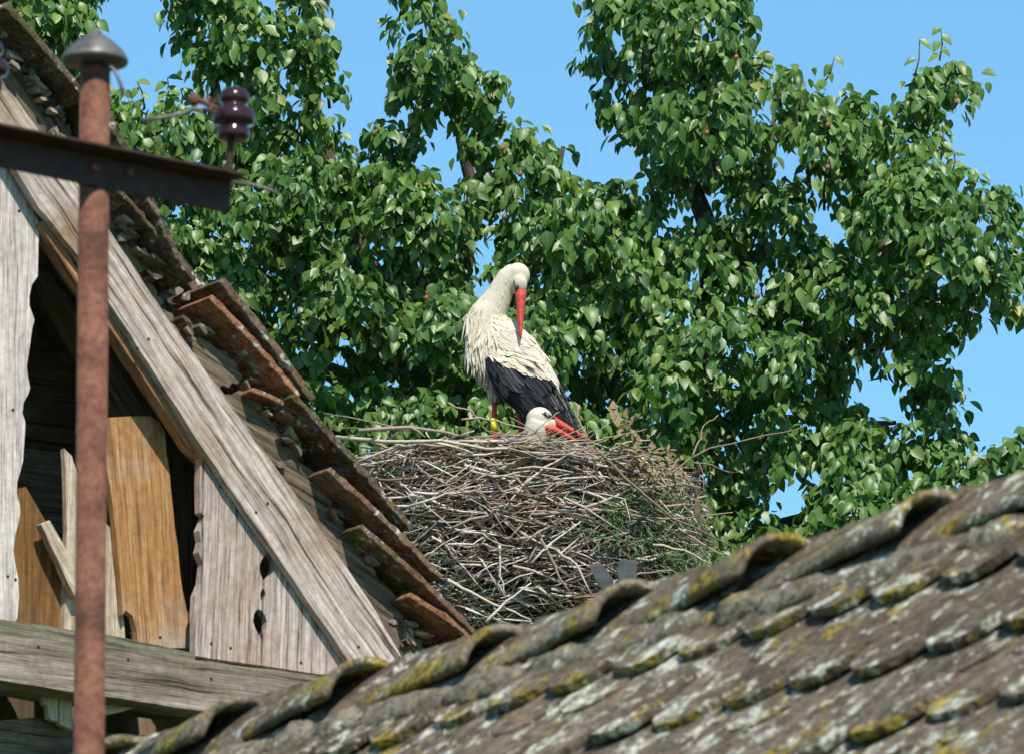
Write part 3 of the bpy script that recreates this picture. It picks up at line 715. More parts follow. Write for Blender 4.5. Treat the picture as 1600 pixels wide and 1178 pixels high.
for i in range(70):
    a = rn2.uniform(-.9, .9); cx, cy = 858+rn2.uniform(-45, 60), 700+rn2.uniform(-14, 22) - 10*math.exp(-((0)/30)**2)
    pts, rad = kinked(W(cx, cy, 27.96+rn2.uniform(-.02, .05)), (math.cos(a), 0, math.sin(a)*.6), rn2.uniform(.08, .26), rn2.uniform(.0015, .0035), 5, .16, rn2)
    sticks.append((pts, rad, rn2.uniform(.35, .9), 0))
for (p, r_, t, s_) in list(sticks):
    if len(p) > 4 and rn.random() < .35:
        k = rn.randrange(1, len(p)-1); d = (p[k+1]-p[k-1]).normalized() + Vector((rn.gauss(0, .5), rn.gauss(0, .4), rn.gauss(0, .6)))
        d.normalize(); L = rn.uniform(.03, .12); a = p[k]; sticks.append(([a, a+d*L*.5+Vector((0, 0, rn.gauss(0, .005))), a+d*L], [r_[k]*.7, r_[k]*.5, r_[k]*.3], t, 0))
order = sorted(range(len(sticks)), key=lambda i: -sticks[i][3]); big = set(order[:100]); rest = MB()
for i, (p, r_, t, s_) in enumerate(sticks):
    if i in big: mb = MB(); tube(mb, p, r_, 7, t); mb.build('stick', M['stick'], nest)
    else: tube(rest, p, r_, 5, t)
tag(rest.build('small_sticks', M['stick'], nest), kind='stuff')
# leafy bits: dry leaves, grass tufts, slate scraps
def strip(mb, p, d, nrm, L, w, curl=.3, at=0.0, k=4, shape=None):
    d = Vector(d).normalized(); nrm = Vector(nrm); s = d.cross(nrm).normalized(); nn = s.cross(d).normalized(); vs = []; uvs = []
    for i in range(k+1):
        t = i/k; hw = w/2*(shape(t) if shape else math.sin(math.pi*min(1, t*.92+.06))**.7)
        c = Vector(p) + d*(L*t) + nn*(-curl*L*t*t)
        vs += [c - s*hw, c + nn*(-hw*.25), c + s*hw]; uvs += [(0, t), (.5, t), (1, t)]
    mb.add(vs, [f for i in range(k) for f in ((i*3, i*3+1, i*3+4, i*3+3), (i*3+1, i*3+2, i*3+5, i*3+4))], uvs, at)
mb = MB(); mb.sheet = True
for i in range(130):
    c = rn2.choice([(985, 680), (1000, 700), (1010, 720), (970, 660), (1040, 720), (1020, 740)]); x, y = c[0]+rn2.gauss(0, 15), c[1]+rn2.gauss(0, 13)
    strip(mb, W(x, y, 28.02+rn2.uniform(-.05, .08)), (rn2.gauss(0, .6), rn2.gauss(0, .4), rn2.gauss(.1, .7)), (rn2.gauss(0, .4), -1, rn2.gauss(.3, .4)), rn2.uniform(.018, .05), rn2.uniform(.008, .018), rn2.uniform(-.5, .8))
for x, y, s in ((958, 655, 1), (1090, 780, .8), (1088, 790, .7), (965, 665, 1)):
    strip(mb, W(x, y, 28.0), (rn2.gauss(0, .2), 0, -1 if y > 700 else 1), (.2, -1, .2), .09*s, .035*s, .5)
mb.build('dry_leaves', M['dryleaf'], nest)
mb = MB(); mb.sheet = True
for i in range(620):
    c = rn2.choice([(960, 800), (1000, 790), (950, 830), (1030, 830), (1060, 870), (1080, 880), (1075, 855), (1020, 780), (985, 820), (1085, 885), (1040, 860)]); x, y = c[0]+rn2.gauss(0, 24), c[1]+rn2.gauss(0, 20)
    ph = (x-800)*28*MM; Yf = NY - math.sqrt(max(.02, (NR*1.02)**2 - ph*ph)) - .01
    strip(mb, W(x, y, Yf), (rn2.gauss(0, .7), -abs(rn2.gauss(0, .3)), rn2.gauss(.1, .7)), (rn2.gauss(0, .4), -1, rn2.gauss(.3, .4)), rn2.uniform(.03, .10), rn2.uniform(.003, .007), rn2.uniform(-.2, .5), k=3)
g = mb.build('grass_tufts', M['grass'], nest)
for pl in ([(966, 880), (975, 874), (984, 878), (994, 876), (995, 890), (994, 915), (970, 920), (964, 890)], [(921, 884), (938, 882), (950, 895), (962, 912), (955, 930), (935, 915)]):
    mb = MB(); f = [W(x, y, 27.98) for x, y in pl]; bk = [p+Vector((0, .012, .01)) for p in f]; k = len(pl)
    mb.add(f+bk, [tuple(range(k)), tuple(range(k, 2*k))[::-1]] + [(i, (i+1) % k, k+(i+1) % k, k+i) for i in range(k)]); mb.build('slate_scrap', M['slate'], nest, smooth=False)

# ---------------------------------------------------------------- storks
def remeshed(mb, name, m, parent, vox=.0055, smooth_it=6, tint=None):
    o = mb.build(name, m, parent); r = o.modifiers.new('r', 'REMESH'); r.mode = 'VOXEL'; r.voxel_size = vox; r.use_smooth_shade = True
    s = o.modifiers.new('s', 'SMOOTH'); s.iterations = smooth_it; s.factor = .5
    dg = bpy.context.evaluated_depsgraph_get(); me = bpy.data.meshes.new_from_object(o.evaluated_get(dg)); o.modifiers.clear(); o.data = me
    me.materials.clear(); me.materials.append(m)
    a = me.attributes.get('tint') or me.attributes.new('tint', 'FLOAT', 'POINT')
    L = rootloc(parent); vals = [tint(v.co+L) if tint else .6 for v in me.vertices]; a.data.foreach_set('value', vals)
    me.polygons.foreach_set('use_smooth', [True]*len(me.polygons)); return o
SY = 28.12; su = MM*SY                                    # metres per pixel at the standing stork
def SP(px, py, dy=0.0): return W(px, py, SY+dy)
foot1 = SP(774, 694); stork = empty('standing_stork', (foot1.x, SY, foot1.z), 'white stork with black wings standing in the nest and preening its back', 'stork')
mb = MB()
loft(mb, [(SP(x, y, dy), r*su, d) for x, y, dy, r, d in [(744, 486, 0, 12, .04), (755, 503, 0, 31, .078), (769, 532, 0, 47, .10), (790, 561, 0, 54, .11), (813, 588, 0, 50, .105), (836, 612, 0, 40, .088), (858, 638, 0, 27, .06), (881, 660, 0, 13, .035), (898, 677, 0, 5, .015)]], 24)
loft(mb, [(SP(x, y, dy), r*su, r*su*.95) for x, y, dy, r in [(752, 512, 0, 30), (762, 493, -.01, 29), (773, 475, -.02, 24.5), (781, 459, -.035, 20.5), (787, 446, -.045, 18.5), (794, 434, -.055, 17.5), (801, 428, -.06, 16.5), (808, 427, -.065, 12)]], 20)
ellipsoid(mb, SP(809, 431, -.065), [Vector((19.5*su, 0, 0)), Vector((0, .040, 0)), UPV*(20*su)], 20, 14)
ellipsoid(mb, SP(811, 445, -.075), [Vector((13*su, 0, 0)), Vector((0, .032, 0)), UPV*(17*su)], 16, 12)
body = remeshed(mb, 'body', M['plume'], stork, tint=lambda p: .75)
# bill
mb = MB(); K = 8
for half, (xt, yt), (dx) in (('u', (813, 530), 0), ('l', (812.5, 527), 0)):
    secs = []
    for i in range(K+1):
        t = i/K; px_ = 813.5 + (813.3-813.5)*t; py_ = 455 + 76*t
        w = 8.2*(1-t)**.75 + .8; dy = -.094 - .035*t
        secs.append((SP(px_, py_, dy + (.008*(1-t) if half == 'l' else -.004*(1-t))), w*su, w*su*(.75 if half == 'u' else .6)))
    loft(mb, secs, 14)
mb.build('bill', M['bill'], stork)
mb = MB(); ellipsoid(mb, SP(807.5, 450, -.108), [Vector((3.6*su, 0, 0)), Vector((0, .007, 0)), UPV*(5.2*su)], 12, 8)
strip_pts = [(802.5, 437), (804, 443), (806.5, 449), (808, 455)]
tube(mb, [SP(x, y, dy) for (x, y), dy in zip(strip_pts, (-.101, -.107, -.112, -.111))], [.001, .003, .0055, .003], 8)
mb.build('eye', M['eye'], stork)
# wings
def wingsecs(side):
    s = -1 if side == 'near' else 1
    return [(SP(x, y, s*dy), r*su, d) for x, y, dy, r, d in [(764, 552, .080, 10, .018), (778, 567, .098, 24, .03), (801, 588, .112, 37, .034), (828, 609, .10, 37, .032), (854, 632, .075, 29, .028), (876, 654, .045, 18, .02), (894, 671, .02, 9, .012), (907, 684, .01, 2, .004)]]
cov = [(740, 552), (755, 560), (765, 572), (777, 579), (794, 582), (808, 590), (823, 593), (840, 597), (852, 598), (866, 606), (876, 606), (900, 600)]
def covy(px): return float(np.interp(px, [c[0] for c in cov], [c[1] for c in cov]))
wings = []
for side in ('near', 'far'):
    mb = MB(); loft(mb, wingsecs(side), 24); wings.append(mb.build('wing', M['black'], stork))
# plumage made of single feathers laid over the body
def feather(mb, p, d, nrm, L, w, curl, at, kind='round'):
    shp = {'round': lambda t: (min(1, .45+t*1.2))*(1-max(0, t-.55)/.45*.0) * math.sqrt(max(0, 1-max(0, (t-.6)/.42)**2)),
           'lance': lambda t: math.sin(math.pi*min(1, .25+t*.75))**.8 + .02,
           'long': lambda t: min(1, .6+t)*math.sqrt(max(0, 1-max(0, (t-.8)/.21)**2))}[kind]
    strip(mb, p, d, nrm, L, w, curl, at, 5, shp)
bvh_body = None
from mathutils.bvhtree import BVHTree
dg = bpy.context.evaluated_depsgraph_get()
def bvh(o, off):
    me = o.data; return BVHTree.FromPolygons([v.co+off for v in me.vertices], [tuple(p.vertices) for p in me.polygons])
SL_ = rootloc(stork); bb = bvh(body, SL_); wb = bvh(wings[0], SL_); wb2 = bvh(wings[1], SL_)
rf = random.Random(31)
white = MB(); white.sheet = True; blk = MB(); blk.sheet = True
def smooth(a, b, x): t = min(1, max(0, (x-a)/(b-a))); return t*t*(3-2*t)
def flow(px, py):
    w = smooth(752, 800, px + (py-540)*.4)
    f1 = Vector((-.10 + .1*smooth(500, 600, py), 0, -1)); f2 = Vector((.78, 0, -.62)); f = f1.lerp(f2, w)
    if py < 495: f = Vector((-.35 if px < 785 else -.1, 0, -1))
    return f.normalized()
bpoly = list(body.data.polygons); areas = np.array([p.area for p in bpoly]); areas /= areas.sum()
for k in rng.choice(len(bpoly), 6500, p=areas):
    p = bpoly[k]; c = p.center + SL_; nr = p.normal.copy(); px, py = proj(c)
    if py < 436 or (px > 797 and py < 470): continue
    if px > 858 and py > 600: continue
    f = flow(px, py); f = f - nr*f.dot(nr)
    if f.length < .15: continue
    f.normalize(); f = (f + Vector((rf.gauss(0, .12), rf.gauss(0, .12), rf.gauss(0, .12)))).normalized()
    if py < 505: L, w = rf.uniform(.018, .032), .0055
    elif px < 775 and py < 590: L, w = rf.uniform(.045, .085), rf.uniform(.007, .012)
    elif py > 590: L, w = rf.uniform(.025, .045), .013
    else: L, w = rf.uniform(.03, .05), .018
    lift = rf.uniform(.0, .10)
    feather(white, c - nr*.002, (f + nr*lift).normalized(), nr, L, w, rf.uniform(.0, .16), min(1, max(0, rf.gauss(.62, .22))), 'lance')
for i in range(330):                                        # loose hackles hanging over the breast
    x = rf.uniform(716, 768); y = rf.uniform(490, 560)
    h = bb.ray_cast(SP(x, y, -.6), ray(x, y).normalized())
    if h[0] is None: continue
    nr = h[1] if h[1].y < 0 else -h[1]
    d = Vector((rf.gauss(-.02 if x < 740 else .06, .07), -.05, -1))
    feather(white, h[0]+nr*.004, d, (nr+Vector((0, -1, 0))).normalized(), rf.uniform(.05, .10), rf.uniform(.006, .011), rf.uniform(-.06, .15), min(1, max(0, rf.gauss(.65, .22))), 'lance')
# wing coverts (white, in rows) and flight feathers (black)
def wing_cast(x, y, tree, near=True):
    o = SP(x, y, -.6 if near else .6); h = tree.ray_cast(o, ray(x, y).normalized()*(1 if near else -1))
    return h
for near, tree in ((True, wb), (False, wb2)):
    for x in np.arange(752, 905, 2.6):
        yc = covy(x)
        for y in np.arange(500, 690, 4.2):
            xx, yy = x+rf.uniform(-2, 2), y+rf.uniform(-2, 2)
            h = wing_cast(xx, yy, tree, near)
            if h[0] is None: continue
            nr = h[1]; 
            if nr.dot(Vector((0, -1 if near else 1, 0))) < 0: nr = -nr
            isw = yy < covy(xx) - 15
            if isw and rf.random() < .75:
                d = Vector((.72+rf.gauss(0, .12), rf.gauss(0, .05), -.70+rf.gauss(0, .12)))
                d = d - nr*d.dot(nr)
                feather(white, h[0]+nr*.001, (d.normalized()+nr*rf.uniform(.10, .22)).normalized(), nr, rf.uniform(.036, .055), rf.uniform(.017, .026), rf.uniform(.1, .25), min(1, max(0, rf.gauss(.6, .24))), 'round')
            elif not isw and rf.random() < .42:
                d = Vector((.60+rf.gauss(0, .05), .0, -.80+rf.gauss(0, .05))); d = d - nr*d.dot(nr)
                t_ = .3+rf.uniform(-.25, .35)
                if xx > 850 and rf.random() < .25: t_ = .93
                feather(blk, h[0], (d.normalized()+nr*rf.uniform(.02, .08)).normalized(), nr, rf.uniform(.06, .10), rf.uniform(.012, .020), rf.uniform(.02, .10), t_, 'long')
for i in range(70):                                         # primaries reaching past the tail
    t = i/69; x = 800+75*rf.random(); y = 600 + (x-800)*.55 + rf.uniform(-6, 18)
    tx, ty = 880+30*rf.random(), 640+45*rf.random(); ty = max(ty, 640+(tx-880)*1.3)
    tx = 893+16*rf.random(); ty = 655+30*rf.random() if tx < 900 else 672+16*rf.random()
    a, b = SP(x, y, -.09+.04*rf.random()), SP(tx, ty, -.03+.04*rf.random()); d = b-a
    feather(blk, a, d, Vector((.2, -1, .25)), d.length, .020, .0, .2+rf.random()*.5, 'long')
for i in range(36):                                         # dark back edge against the tree
    t = i/35; x = 853+33*t; y = 562+70*t
    a, b = SP(x-4, y-2, -.01+.04*rf.random()), SP(x+13+6*rf.random(), y+30+8*rf.random(), -.01); d = b-a
    feather(blk, a, d, Vector((.5, -1, .5)), d.length, .018, .0, .2+rf.random()*.4, 'long')
for i in range(620):                                        # white scapulars spread over the back
    t = rf.random(); x = 780 + 92*t + rf.uniform(-12, 8); y = 500 + 66*t + rf.uniform(-8, 34)
    h = bb.ray_cast(SP(x, y, -.6), ray(x, y).normalized()); h2 = wb.ray_cast(SP(x, y, -.6), ray(x, y).normalized())
    if h[0] is None or (h2[0] is not None and h2[0].y < h[0].y): h = h2
    if h[0] is None or y > covy(x)-12: continue
    nr = h[1] if h[1].y < 0 else -h[1]
    d = Vector((.80+rf.gauss(0, .12), 0, -.60+rf.gauss(0, .12))); d -= nr*d.dot(nr)
    feather(white, h[0]+nr*.005, (d.normalized()+nr*rf.uniform(.01, .10)).normalized(), nr, rf.uniform(.035, .06), rf.uniform(.016, .024), rf.uniform(.05, .2), min(1, max(0, rf.gauss(.7, .2))), 'round')
white.build('white_feathers', M['plume'], stork); blk.build('black_feathers', M['black'], stork)
# legs
def leg(pts, ring=None, r=4.0):
    mb = MB(); K = len(pts); tube(mb, [SP(x, y, dy) for x, y, dy in pts], [r*su*f for f in (1.3, 1.0, .95, .92, 1.15, 1.0)[:K]], 12)
    return mb.build('leg', M['leg'], stork)
l1 = leg([(771, 600, -.01), (772.5, 628, -.03), (772.5, 650, -.04), (773, 668, -.04), (773, 682, -.04), (773, 696, -.04)], r=4.2)
l2 = leg([(808, 618, -.03), (811, 640, -.03), (813, 656, -.03), (814, 670, -.03), (813, 684, -.03), (812, 700, -.03)], r=4.4)
mb = MB(); a, b_ = SP(773.2, 673, -.04), SP(772.8, 654, -.04); tube(mb, [a, b_], 6.1*su, 16); mb.build('leg_ring', M['ring'], l1)
for (x, y, dy, l) in ((773, 692, -.04, l1), (812, 695, -.03, l2)):
    mb = MB(); c = SP(x, y, dy)
    ellipsoid(mb, c, [Vector((.017, 0, 0)), Vector((0, .017, 0)), Vector((0, 0, .016))])
    for a in (-2.3, -1.5, -.8, 1.6): 
        e = c + Vector((math.cos(a)*.07, math.sin(a)*.07, -.012)); tube(mb, [c, c.lerp(e, .5)+Vector((0, 0, .006)), e], [.008, .006, .003], 8)
    mb.build('foot', M['foot'], l)
# tibial feathering
mb = MB(); mb.sheet = True
for i in range(60):
    x0 = rf.choice((771, 806)); p = SP(x0+rf.uniform(-8, 8), 606+rf.uniform(-3, 12)+(8 if x0 > 800 else 0), .0+rf.uniform(-.05, .03))
    feather(mb, p, (rf.gauss(0, .1), 0, -1), (0, -1, 0), rf.uniform(.03, .045), .012, .0, rf.uniform(.3, .8), 'lance')
mb.build('thigh_feathers', M['plume'], stork)

# sitting stork: head over the rim, body sunk in the nest cup
HY = 28.02; hu = MM*HY
def HP(px, py, dy=0.0): return W(px, py, HY+dy)
hb = HP(840, 700, .25); sit = empty('sitting_stork', hb, 'stork lying low in the nest with only its white head and open red bill showing', 'stork')
mb = MB()
ellipsoid(mb, HP(843, 657), [Vector((21.5*hu, 0, 0)), Vector((0, .046, 0)), UPV*(21*hu)], 24, 16)
ellipsoid(mb, HP(857, 664), [Vector((17*hu, 0, 0)), Vector((0, .036, 0)), UPV*(14*hu)], 18, 12)
loft(mb, [(HP(x, y, dy), r*hu, r*hu) for x, y, dy, r in [(843, 660, .0, 20.5), (839, 672, .005, 20.5), (835, 686, .01, 20.5), (838, 700, .08, 19), (850, 712, .16, 26), (850, 722, .30, 40), (840, 726, .48, 36), (830, 728, .68, 12)]], 20)
remeshed(mb, 'body', M['plume'], sit, .0045, 5, tint=lambda p: .8)
def billhalf(name, a, b, w0, w1, dy=0.0, flat=.75, bulge=0):
    mb = MB(); secs = []; K = 9; A, B = HP(*a, dy), HP(*b, dy-.02)
    for i in range(K+1):
        t = i/K; w = (w0*(1-t)**.8 + w1)*hu; secs.append((A.lerp(B, t) + UPV*(bulge*hu*math.sin(math.pi*t)), w, w*flat*1.1))
    loft(mb, secs, 14); return mb.build(name, M['bill'], sit)
billhalf('upper_bill', (862, 655), (929, 692), 6.8, .6, -.012)
billhalf('lower_bill', (860, 668), (911, 694), 5.6, .8, -.012, bulge=.6)
mb = MB(); ellipsoid(mb, HP(858, 671, -.018), [Vector((12.5*hu, 0, -3*hu)), Vector((0, .026, 0)), UPV*(7*hu)], 14, 10); mb.build('throat_pouch', M['pouch'], sit)
mb = MB(); c = HP(855, 648, -.038)
ellipsoid(mb, c, [Vector((7.2*hu, 0, -3.4*hu)), Vector((0, .009, 0)), UPV*(4.0*hu)], 14, 10)
tube(mb, [HP(843.5, 645, -.044), HP(848, 646, -.0455), HP(854, 648, -.044)], [.0008, .003, .006], 8); tube(mb, [HP(856, 648, -.042), HP(863, 651, -.036), HP(868, 655, -.022)], [.006, .005, .002], 8)
eye = mb.build('eye', M['eye'], sit)
mb = MB(); ellipsoid(mb, HP(855.5, 648, -.0445), [Vector((3.2*hu, 0, -1.2*hu)), Vector((0, .005, 0)), UPV*(2.3*hu)], 12, 8); mb.build('eye_glint', M['glint'], eye)

mb = MB(); tube(mb, [HP(878, 660.5, -.026), HP(886, 664.8, -.025)], .0016, 6); mb.build('nostril', M['eye'], sit)
# ---------------------------------------------------------------- pear tree
TY = 30.7
root = W(1010, 1000, TY+1.3)
tree = empty('pear_tree', (root.x, TY+1.5, 0), 'tall pear tree with glossy green drooping leaves filling the sky behind the nest', 'tree')
POLY = [
 [(-220, -160), (165, -160), (162, 40), (160, 60), (170, 100), (120, 140), (-220, 160)],
 [(-100, 150), (100, 150), (175, 142), (230, 168), (290, 158), (335, 165), (420, 200), (554, 252), (568, 250), (566, 214), (579, 192), (640, 197), (672, 214), (679, 257), (683, 296), (704, 296), (725, 278), (735, 235), (800, 190), (847, 193), (882, 203), (905, 225), (879, 271), (900, 285), (1017, 288), (1040, 300), (1200, 300), (1500, 250), (1530, 280), (1590, 310), (1606, 370), (1610, 505), (1560, 518), (1498, 530), (1488, 590), (1515, 620), (1508, 690), (1545, 694), (1570, 668), (1620, 660), (1800, 640), (1800, 1000), (1300, 1080), (-100, 1080)],
 [(240, -160), (405, -160), (410, 10), (430, 42), (446, -160), (508, -160), (504, 28), (530, 30), (533, 75), (541, 130), (540, 200), (560, 280), (420, 330), (330, 230), (325, 150), (285, 112), (262, 60), (240, 10)],
 [(592, -160), (690, -160), (690, 0), (715, 21), (711, 53), (718, 75), (747, 86), (747, 107), (782, 103), (797, 153), (790, 175), (807, 189), (840, 300), (760, 300), (729, 250), (718, 239), (711, 207), (693, 189), (679, 189), (665, 210), (625, 192), (593, 153), (608, 118), (608, 93), (625, 71), (608, 36), (595, 0)],
 [(915, -160), (1172, -160), (1178, 40), (1187, 70), (1205, 95), (1260, 115), (1300, 145), (1400, 150), (1418, 120), (1422, 90), (1450, 92), (1490, 88), (1528, 125), (1532, 150), (1500, 190), (1462, 215), (1500, 240), (1530, 280), (1530, 330), (1000, 330), (1017, 284), (1004, 256), (984, 225), (954, 221), (929, 200), (918, 125), (904, 93), (918, 53), (904, 28)]]
HOLES = [(752, 410, 15), (758, 455, 19), (1372, 622, 40), (1222, 790, 23), (1083, 322, 12), (1050, 344, 12), (1220, 268, 16), (1297, 366, 20), (1268, 335, 14), (512, 575, 14), (300, 320, 0), (372, 330, 0), (690, 250, 18), (1200, 180, 9), (1183, 470, 9), (1480, 245, 12), (570, 400, 7), (455, 160, 8), (1140, 640, 7)]
ST = 4; gx, gy = np.meshgrid(np.arange(-240, 1820, ST), np.arange(-180, 1100, ST)); mask = np.zeros(gx.shape, bool)
for P in POLY:
    ins = np.zeros(gx.shape, bool); n = len(P)
    for i in range(n):
        (x1, y1), (x2, y2) = P[i], P[(i+1) % n]
        if y1 == y2: continue
        cond = ((y1 > gy) != (y2 > gy)) & (gx < (x2-x1)*(gy-y1)/(y2-y1)+x1); ins ^= cond
    mask |= ins
for x, y, r_ in HOLES:
    if r_: mask &= (gx-x)**2+(gy-y)**2 > r_*r_
dist = np.zeros(gx.shape); cur = mask.copy()
for i in range(26):
    dist += cur*ST; e = cur.copy(); e[1:] &= cur[:-1]; e[:-1] &= cur[1:]; e[:, 1:] &= cur[:, :-1]; e[:, :-1] &= cur[:, 1:]
    e[0] = cur[0]; e[-1] = cur[-1]; e[:, 0] = cur[:, 0]; e[:, -1] = cur[:, -1]
    if i % 2:
        e2 = e.copy(); e2[1:, 1:] &= cur[:-1, :-1]; e2[:-1, :-1] &= cur[1:, 1:]; e = e2
    cur = e
def dst(x, y):
    i, j = int((y+180)/ST), int((x+240)/ST)
    return dist[i, j] if 0 <= i < dist.shape[0] and 0 <= j < dist.shape[1] else 0
DEEP = [(1130, 320, 85), (1180, 400, 60), (470, 470, 55), (600, 590, 80), (950, 520, 50), (960, 640, 70), (1120, 680, 90), (430, 210, 40), (330, 470, 30), (560, 340, 35), (1330, 560, 60), (1240, 620, 50), (700, 600, 50), (850, 410, 35), (1300, 690, 45), (1400, 430, 40), (1340, 300, 30), (800, 320, 30), (1120, 800, 60), (640, 430, 30), (1030, 420, 30)]
rt = random.Random(77); lumps = []
for rmin, rmax, tries in ((58, 78, 2600), (40, 58, 4000), (26, 40, 6000), (9, 26, 12000)):
    for _ in range(tries):
        x, y = rt.uniform(-200, 1780), rt.uniform(-150, 1060); dd = dst(x, y)-3; r_ = rt.uniform(rmin, rmax)
        if dd < r_: continue
        if any((x-a)**2+(y-b)**2 < (.72*max(r_, c))**2 for a, b, c, *_ in lumps): continue
        if rmax < 30 and dd > 60: continue
        deep = max([0]+[1-math.hypot(x-a, y-b)/c for a, b, c in DEEP])
        if deep > 0 and rt.random() < deep*1.2: continue
        Y = TY + rt.uniform(0, .55) + .9*deep + .35*(1-min(1, dd/90))
        lumps.append((x, y, r_, Y))
back = []
for _ in range(5000):
    x, y = rt.uniform(-200, 1780), rt.uniform(-150, 1060); dd = dst(x, y)-6; r_ = rt.uniform(25, 80)
    if dd < r_ or any((x-a)**2+(y-b)**2 < (.62*max(r_, c))**2 for a, b, c, *_ in back): continue
    back.append((x, y, r_, TY+rt.uniform(1.0, 2.4)))
leafv = []  # position, tip dir, normal, size, tint
def leaf(p, t, nn, s, tint): leafv.append((p, t, nn, s, tint))
twigs = MB(); tocam = Vector((0, -1, -.27)).normalized()
def tuft(p, o, n, spread, tint0, r):
    for k in range(n):
        off = Vector((r.gauss(0, spread), r.gauss(0, spread), r.gauss(0, spread*.8)))
        t = (o*r.uniform(.1, .7) + Vector((r.gauss(0, .38), r.gauss(0, .30), -r.uniform(.45, 1.25)))).normalized()
        nn = (o*.55 + Vector((r.gauss(0, .32), -.25+r.gauss(0, .25), .45+r.gauss(0, .25))))
        leaf(p+off, t, nn, max(.030, r.gauss(.060, .013)), min(1, max(0, r.gauss(tint0, .19))))
for li, (x, y, r_, Y) in enumerate(lumps + back):
    isb = li >= len(lumps); c = W(x, y, Y); rad = r_*MM*Y; dep = max(rad, .13)
    nt_ = max(4, int((r_/7.6)**2 * (.26 if isb else .42)*(1.25 if r_ < 30 else 1)))
    lt = rt.gauss(.46, .07)
    for k in range(nt_):
        z = rt.uniform(-.75, 1); a = rt.uniform(0, 2*math.pi); q = math.sqrt(1-z*z); dvec = Vector((q*math.cos(a), q*math.sin(a), z))
        if dvec.y > .35 and not isb: dvec.y = -dvec.y
        shell = rt.uniform(.6, 1.0)
        p = c + Vector((dvec.x*rad*shell, dvec.y*dep*shell, dvec.z*rad*shell*.95 + rad*.12))
        tuft(p, dvec, rt.choice((4, 5, 6)), .026, lt, rt)
# sprigs above the outline
for (x0, y0), (x1, y1), n in (((258, 165), (262, 122), 6), ((225, 165), (214, 128), 4), ((283, 165), (282, 140), 4), ((302, 170), (300, 140), 3), ((1285, 135), (1304, 90), 4), ((1468, 95), (1470, 45), 5), ((1428, 125), (1437, 62), 2), ((1470, 250), (1472, 195), 4), ((1488, 270), (1490, 235), 5), ((608, 60), (604, 30), 3), ((1185, 110), (1195, 80), 5), ((1020, 300), (1005, 265), 4), ((945, 300), (935, 285), 3)):
    a, b = W(x0, y0, TY+.4), W(x1, y1, TY+.4); tube(twigs, [a, a.lerp(b, .5)+Vector((.01, 0, 0)), b], [.005, .004, .0025], 6)
    for k in range(n):
        p = a.lerp(b, (k+1)/n); s = 1 if k % 2 else -1
        leaf(p, Vector((s*.7, -.2, -.5+rt.gauss(0, .3))).normalized(), Vector((0, -.7, .5)), rt.uniform(.05, .075), rt.uniform(.5, .95))
# leaf template: folded, drooping, pointed
U_ = [-1, -.5, 0, .5, 1]; prof = [(0, .04), (.14, .62), (.34, 1.0), (.58, .88), (.8, .5), (1.0, .02)]
tmpl = []; tuv = []
for t, w in prof:
    for u_ in (-1, 0, 1): tmpl.append((u_*w*.30, t, -.10*abs(u_)*w*-1, t)); tuv.append((.5+u_*.5, t))
T = np.array([(a, b, c) for a, b, c, _ in tmpl]); NT = len(T)
faces_t = [f for i in range(len(prof)-1) for f in ((i*3, i*3+3, i*3+4, i*3+1), (i*3+1, i*3+4, i*3+5, i*3+2))]
Ln = len(leafv); P = np.array([tuple(l[0]) for l in leafv]); Td = np.array([tuple(l[1]) for l in leafv]); Nn = np.array([tuple(l[2]) for l in leafv])
Sz = np.array([l[3] for l in leafv]); Ti = np.array([l[4] for l in leafv])
Nn = Nn - Td*(Nn*Td).sum(1, keepdims=True); Nn /= np.linalg.norm(Nn, axis=1, keepdims=True)+1e-9; Sd = np.cross(Td, Nn)
curl = rng.uniform(-.05, .50, Ln); fold = rng.uniform(.4, 1.9, Ln); wid = rng.uniform(.90, 1.25, Ln)
loc = np.repeat(T[None], Ln, 0); loc[:, :, 0] *= wid[:, None]; loc[:, :, 2] *= fold[:, None]; loc[:, :, 2] -= curl[:, None]*loc[:, :, 1]**2
loc *= Sz[:, None, None]
V = P[:, None, :] + loc[:, :, 0:1]*Sd[:, None, :] + loc[:, :, 1:2]*Td[:, None, :] + loc[:, :, 2:3]*Nn[:, None, :]
def leafmesh(name, sel, parent):
    Vv = V[sel].reshape(-1, 3) - np.array(tuple(rootloc(parent))); n = len(sel); F = (np.array(faces_t)[None] + (np.arange(n)*NT)[:, None, None]).reshape(-1)
    me = bpy.data.meshes.new(name); me.vertices.add(n*NT); me.vertices.foreach_set('co', Vv.ravel())
    nf = n*len(faces_t); me.loops.add(nf*4); me.loops.foreach_set('vertex_index', F.astype(np.int32)); me.polygons.add(nf)
    me.polygons.foreach_set('loop_start', np.arange(nf)*4); me.polygons.foreach_set('use_smooth', np.ones(nf, bool)); me.update(calc_edges=True)
    uvl = me.uv_layers.new(name='UVMap'); uvl.data.foreach_set('uv', np.tile(np.array(tuv, dtype=np.float32), (n, 1))[F].ravel())
    a = me.attributes.new('tint', 'FLOAT', 'POINT'); a.data.foreach_set('value', np.repeat(Ti[sel], NT).astype(np.float32))
    me.materials.append(M['leaf']); o = bpy.data.objects.new(name, me); col.objects.link(o); o.parent = parent; return o
crown = leafmesh('crown', np.arange(Ln), tree)
print('leaves', Ln, 'lumps', len(lumps), len(back))
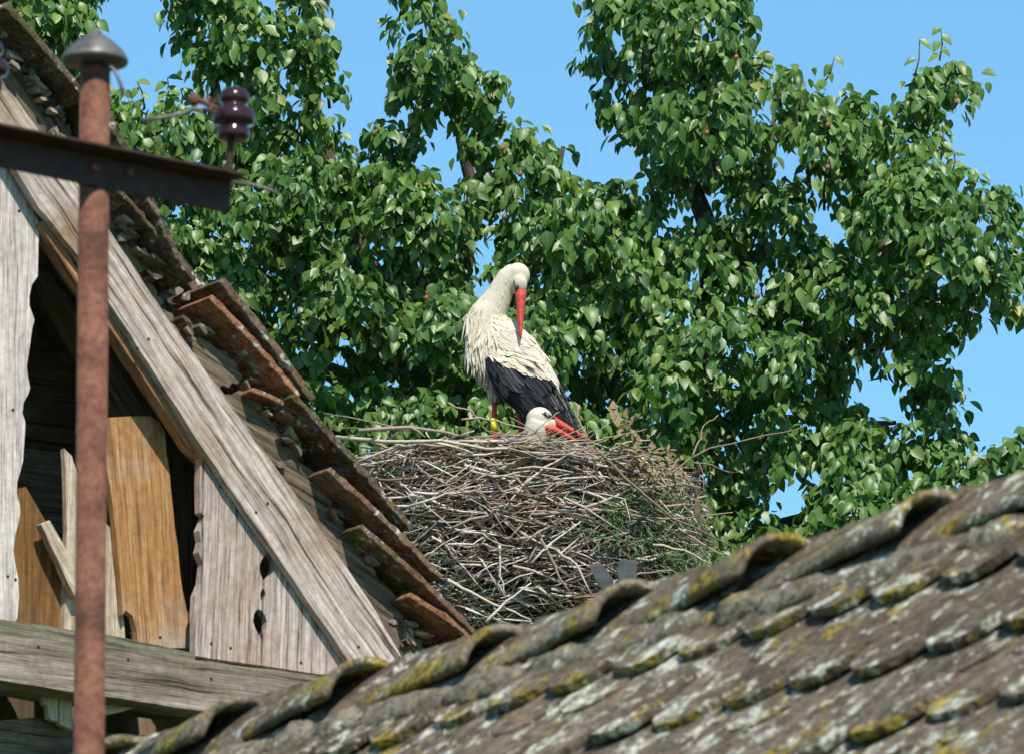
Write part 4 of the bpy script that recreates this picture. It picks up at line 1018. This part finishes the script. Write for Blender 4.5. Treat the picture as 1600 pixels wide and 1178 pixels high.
# trunk and limbs
mb = MB(); base = Vector((root.x, TY+1.5, 0)); fork = W(1000, 1130, TY+1.4)
tube(mb, [base, base.lerp(fork, .35)+Vector((.06, 0, 0)), base.lerp(fork, .7)+Vector((-.05, .03, 0)), fork], [.26, .20, .17, .15], 16)
mb.build('trunk', M['bark'], tree)
rb = random.Random(4)
for path in ([(1000, 1130), (900, 900), (700, 600), (560, 400), (490, 200), (492, 60), (498, -120)], [(700, 600), (520, 500), (380, 350), (330, 200), (340, 40), (300, -120)], [(760, 700), (720, 480), (740, 300), (690, 150), (650, -60)],
             [(1000, 1130), (1020, 850), (1100, 600), (1120, 400), (1050, 200), (1040, -100)], [(1110, 500), (1200, 300), (1210, 180)], [(1060, 730), (1250, 560), (1380, 400), (1440, 220), (1470, 110)],
             [(1050, 800), (1250, 700), (1400, 660)], [(1040, 900), (1300, 800), (1600, 720)], [(840, 800), (850, 560), (870, 330), (880, 230)], [(700, 640), (400, 560), (200, 300), (50, 60)]):
    pts = []; Y0 = TY + (1.4 if path[0][1] > 640 else 1.0); K = len(path)
    for i, (x, y) in enumerate(path):
        Yp = TY+1.4 - (.5*i/(K-1)) + rb.uniform(-.1, .1)
        q = W(x, y, Yp)
        if i: 
            for s in (1/3, 2/3): pts.append(pts_last.lerp(q, s) + Vector((rb.gauss(0, .02), rb.gauss(0, .02), rb.gauss(0, .02))))
        pts.append(q); pts_last = q
    n = len(pts); r0 = .10 if path[0][1] > 1000 else .055
    mb = MB(); tube(mb, pts, [r0*(1-.82*i/(n-1)) for i in range(n)], 10); mb.build('branch', M['bark'], tree)
for x, y, r_, Y in lumps:
    if rt.random() < .75:
        c = W(x, y, Y); d = Vector((rt.gauss(0, .4), rt.uniform(.3, 1), -rt.uniform(.2, .9))).normalized(); L = r_*MM*Y*1.0
        tube(twigs, [c + d*L, c + d*L*.5 + Vector((rt.gauss(0, .02), 0, rt.gauss(0, .02))), c + Vector((0, -.05, .03))], [.008, .006, .003], 6)
tw = tag(twigs.build('twigs', M['bark'], tree), kind='stuff')
for (x, y) in ((785, 232), (813, 272), (788, 340), (1494, 160), (1293, 196), (1293, 262), (1104, 208), (1184, 463), (1088, 48), (666, 466), (1150, 90)):
    c = W(x, y, TY-.12); mb = MB(); ellipsoid(mb, c, [Vector((.012, 0, .003)), Vector((0, .012, 0)), Vector((0, 0, .0135))], 12, 8)
    tube(mb, [c+Vector((0, 0, .014)), c+Vector((.004, .02, .05))], [.0018, .0014], 6); mb.build('fruit', M['fruit'], tree)
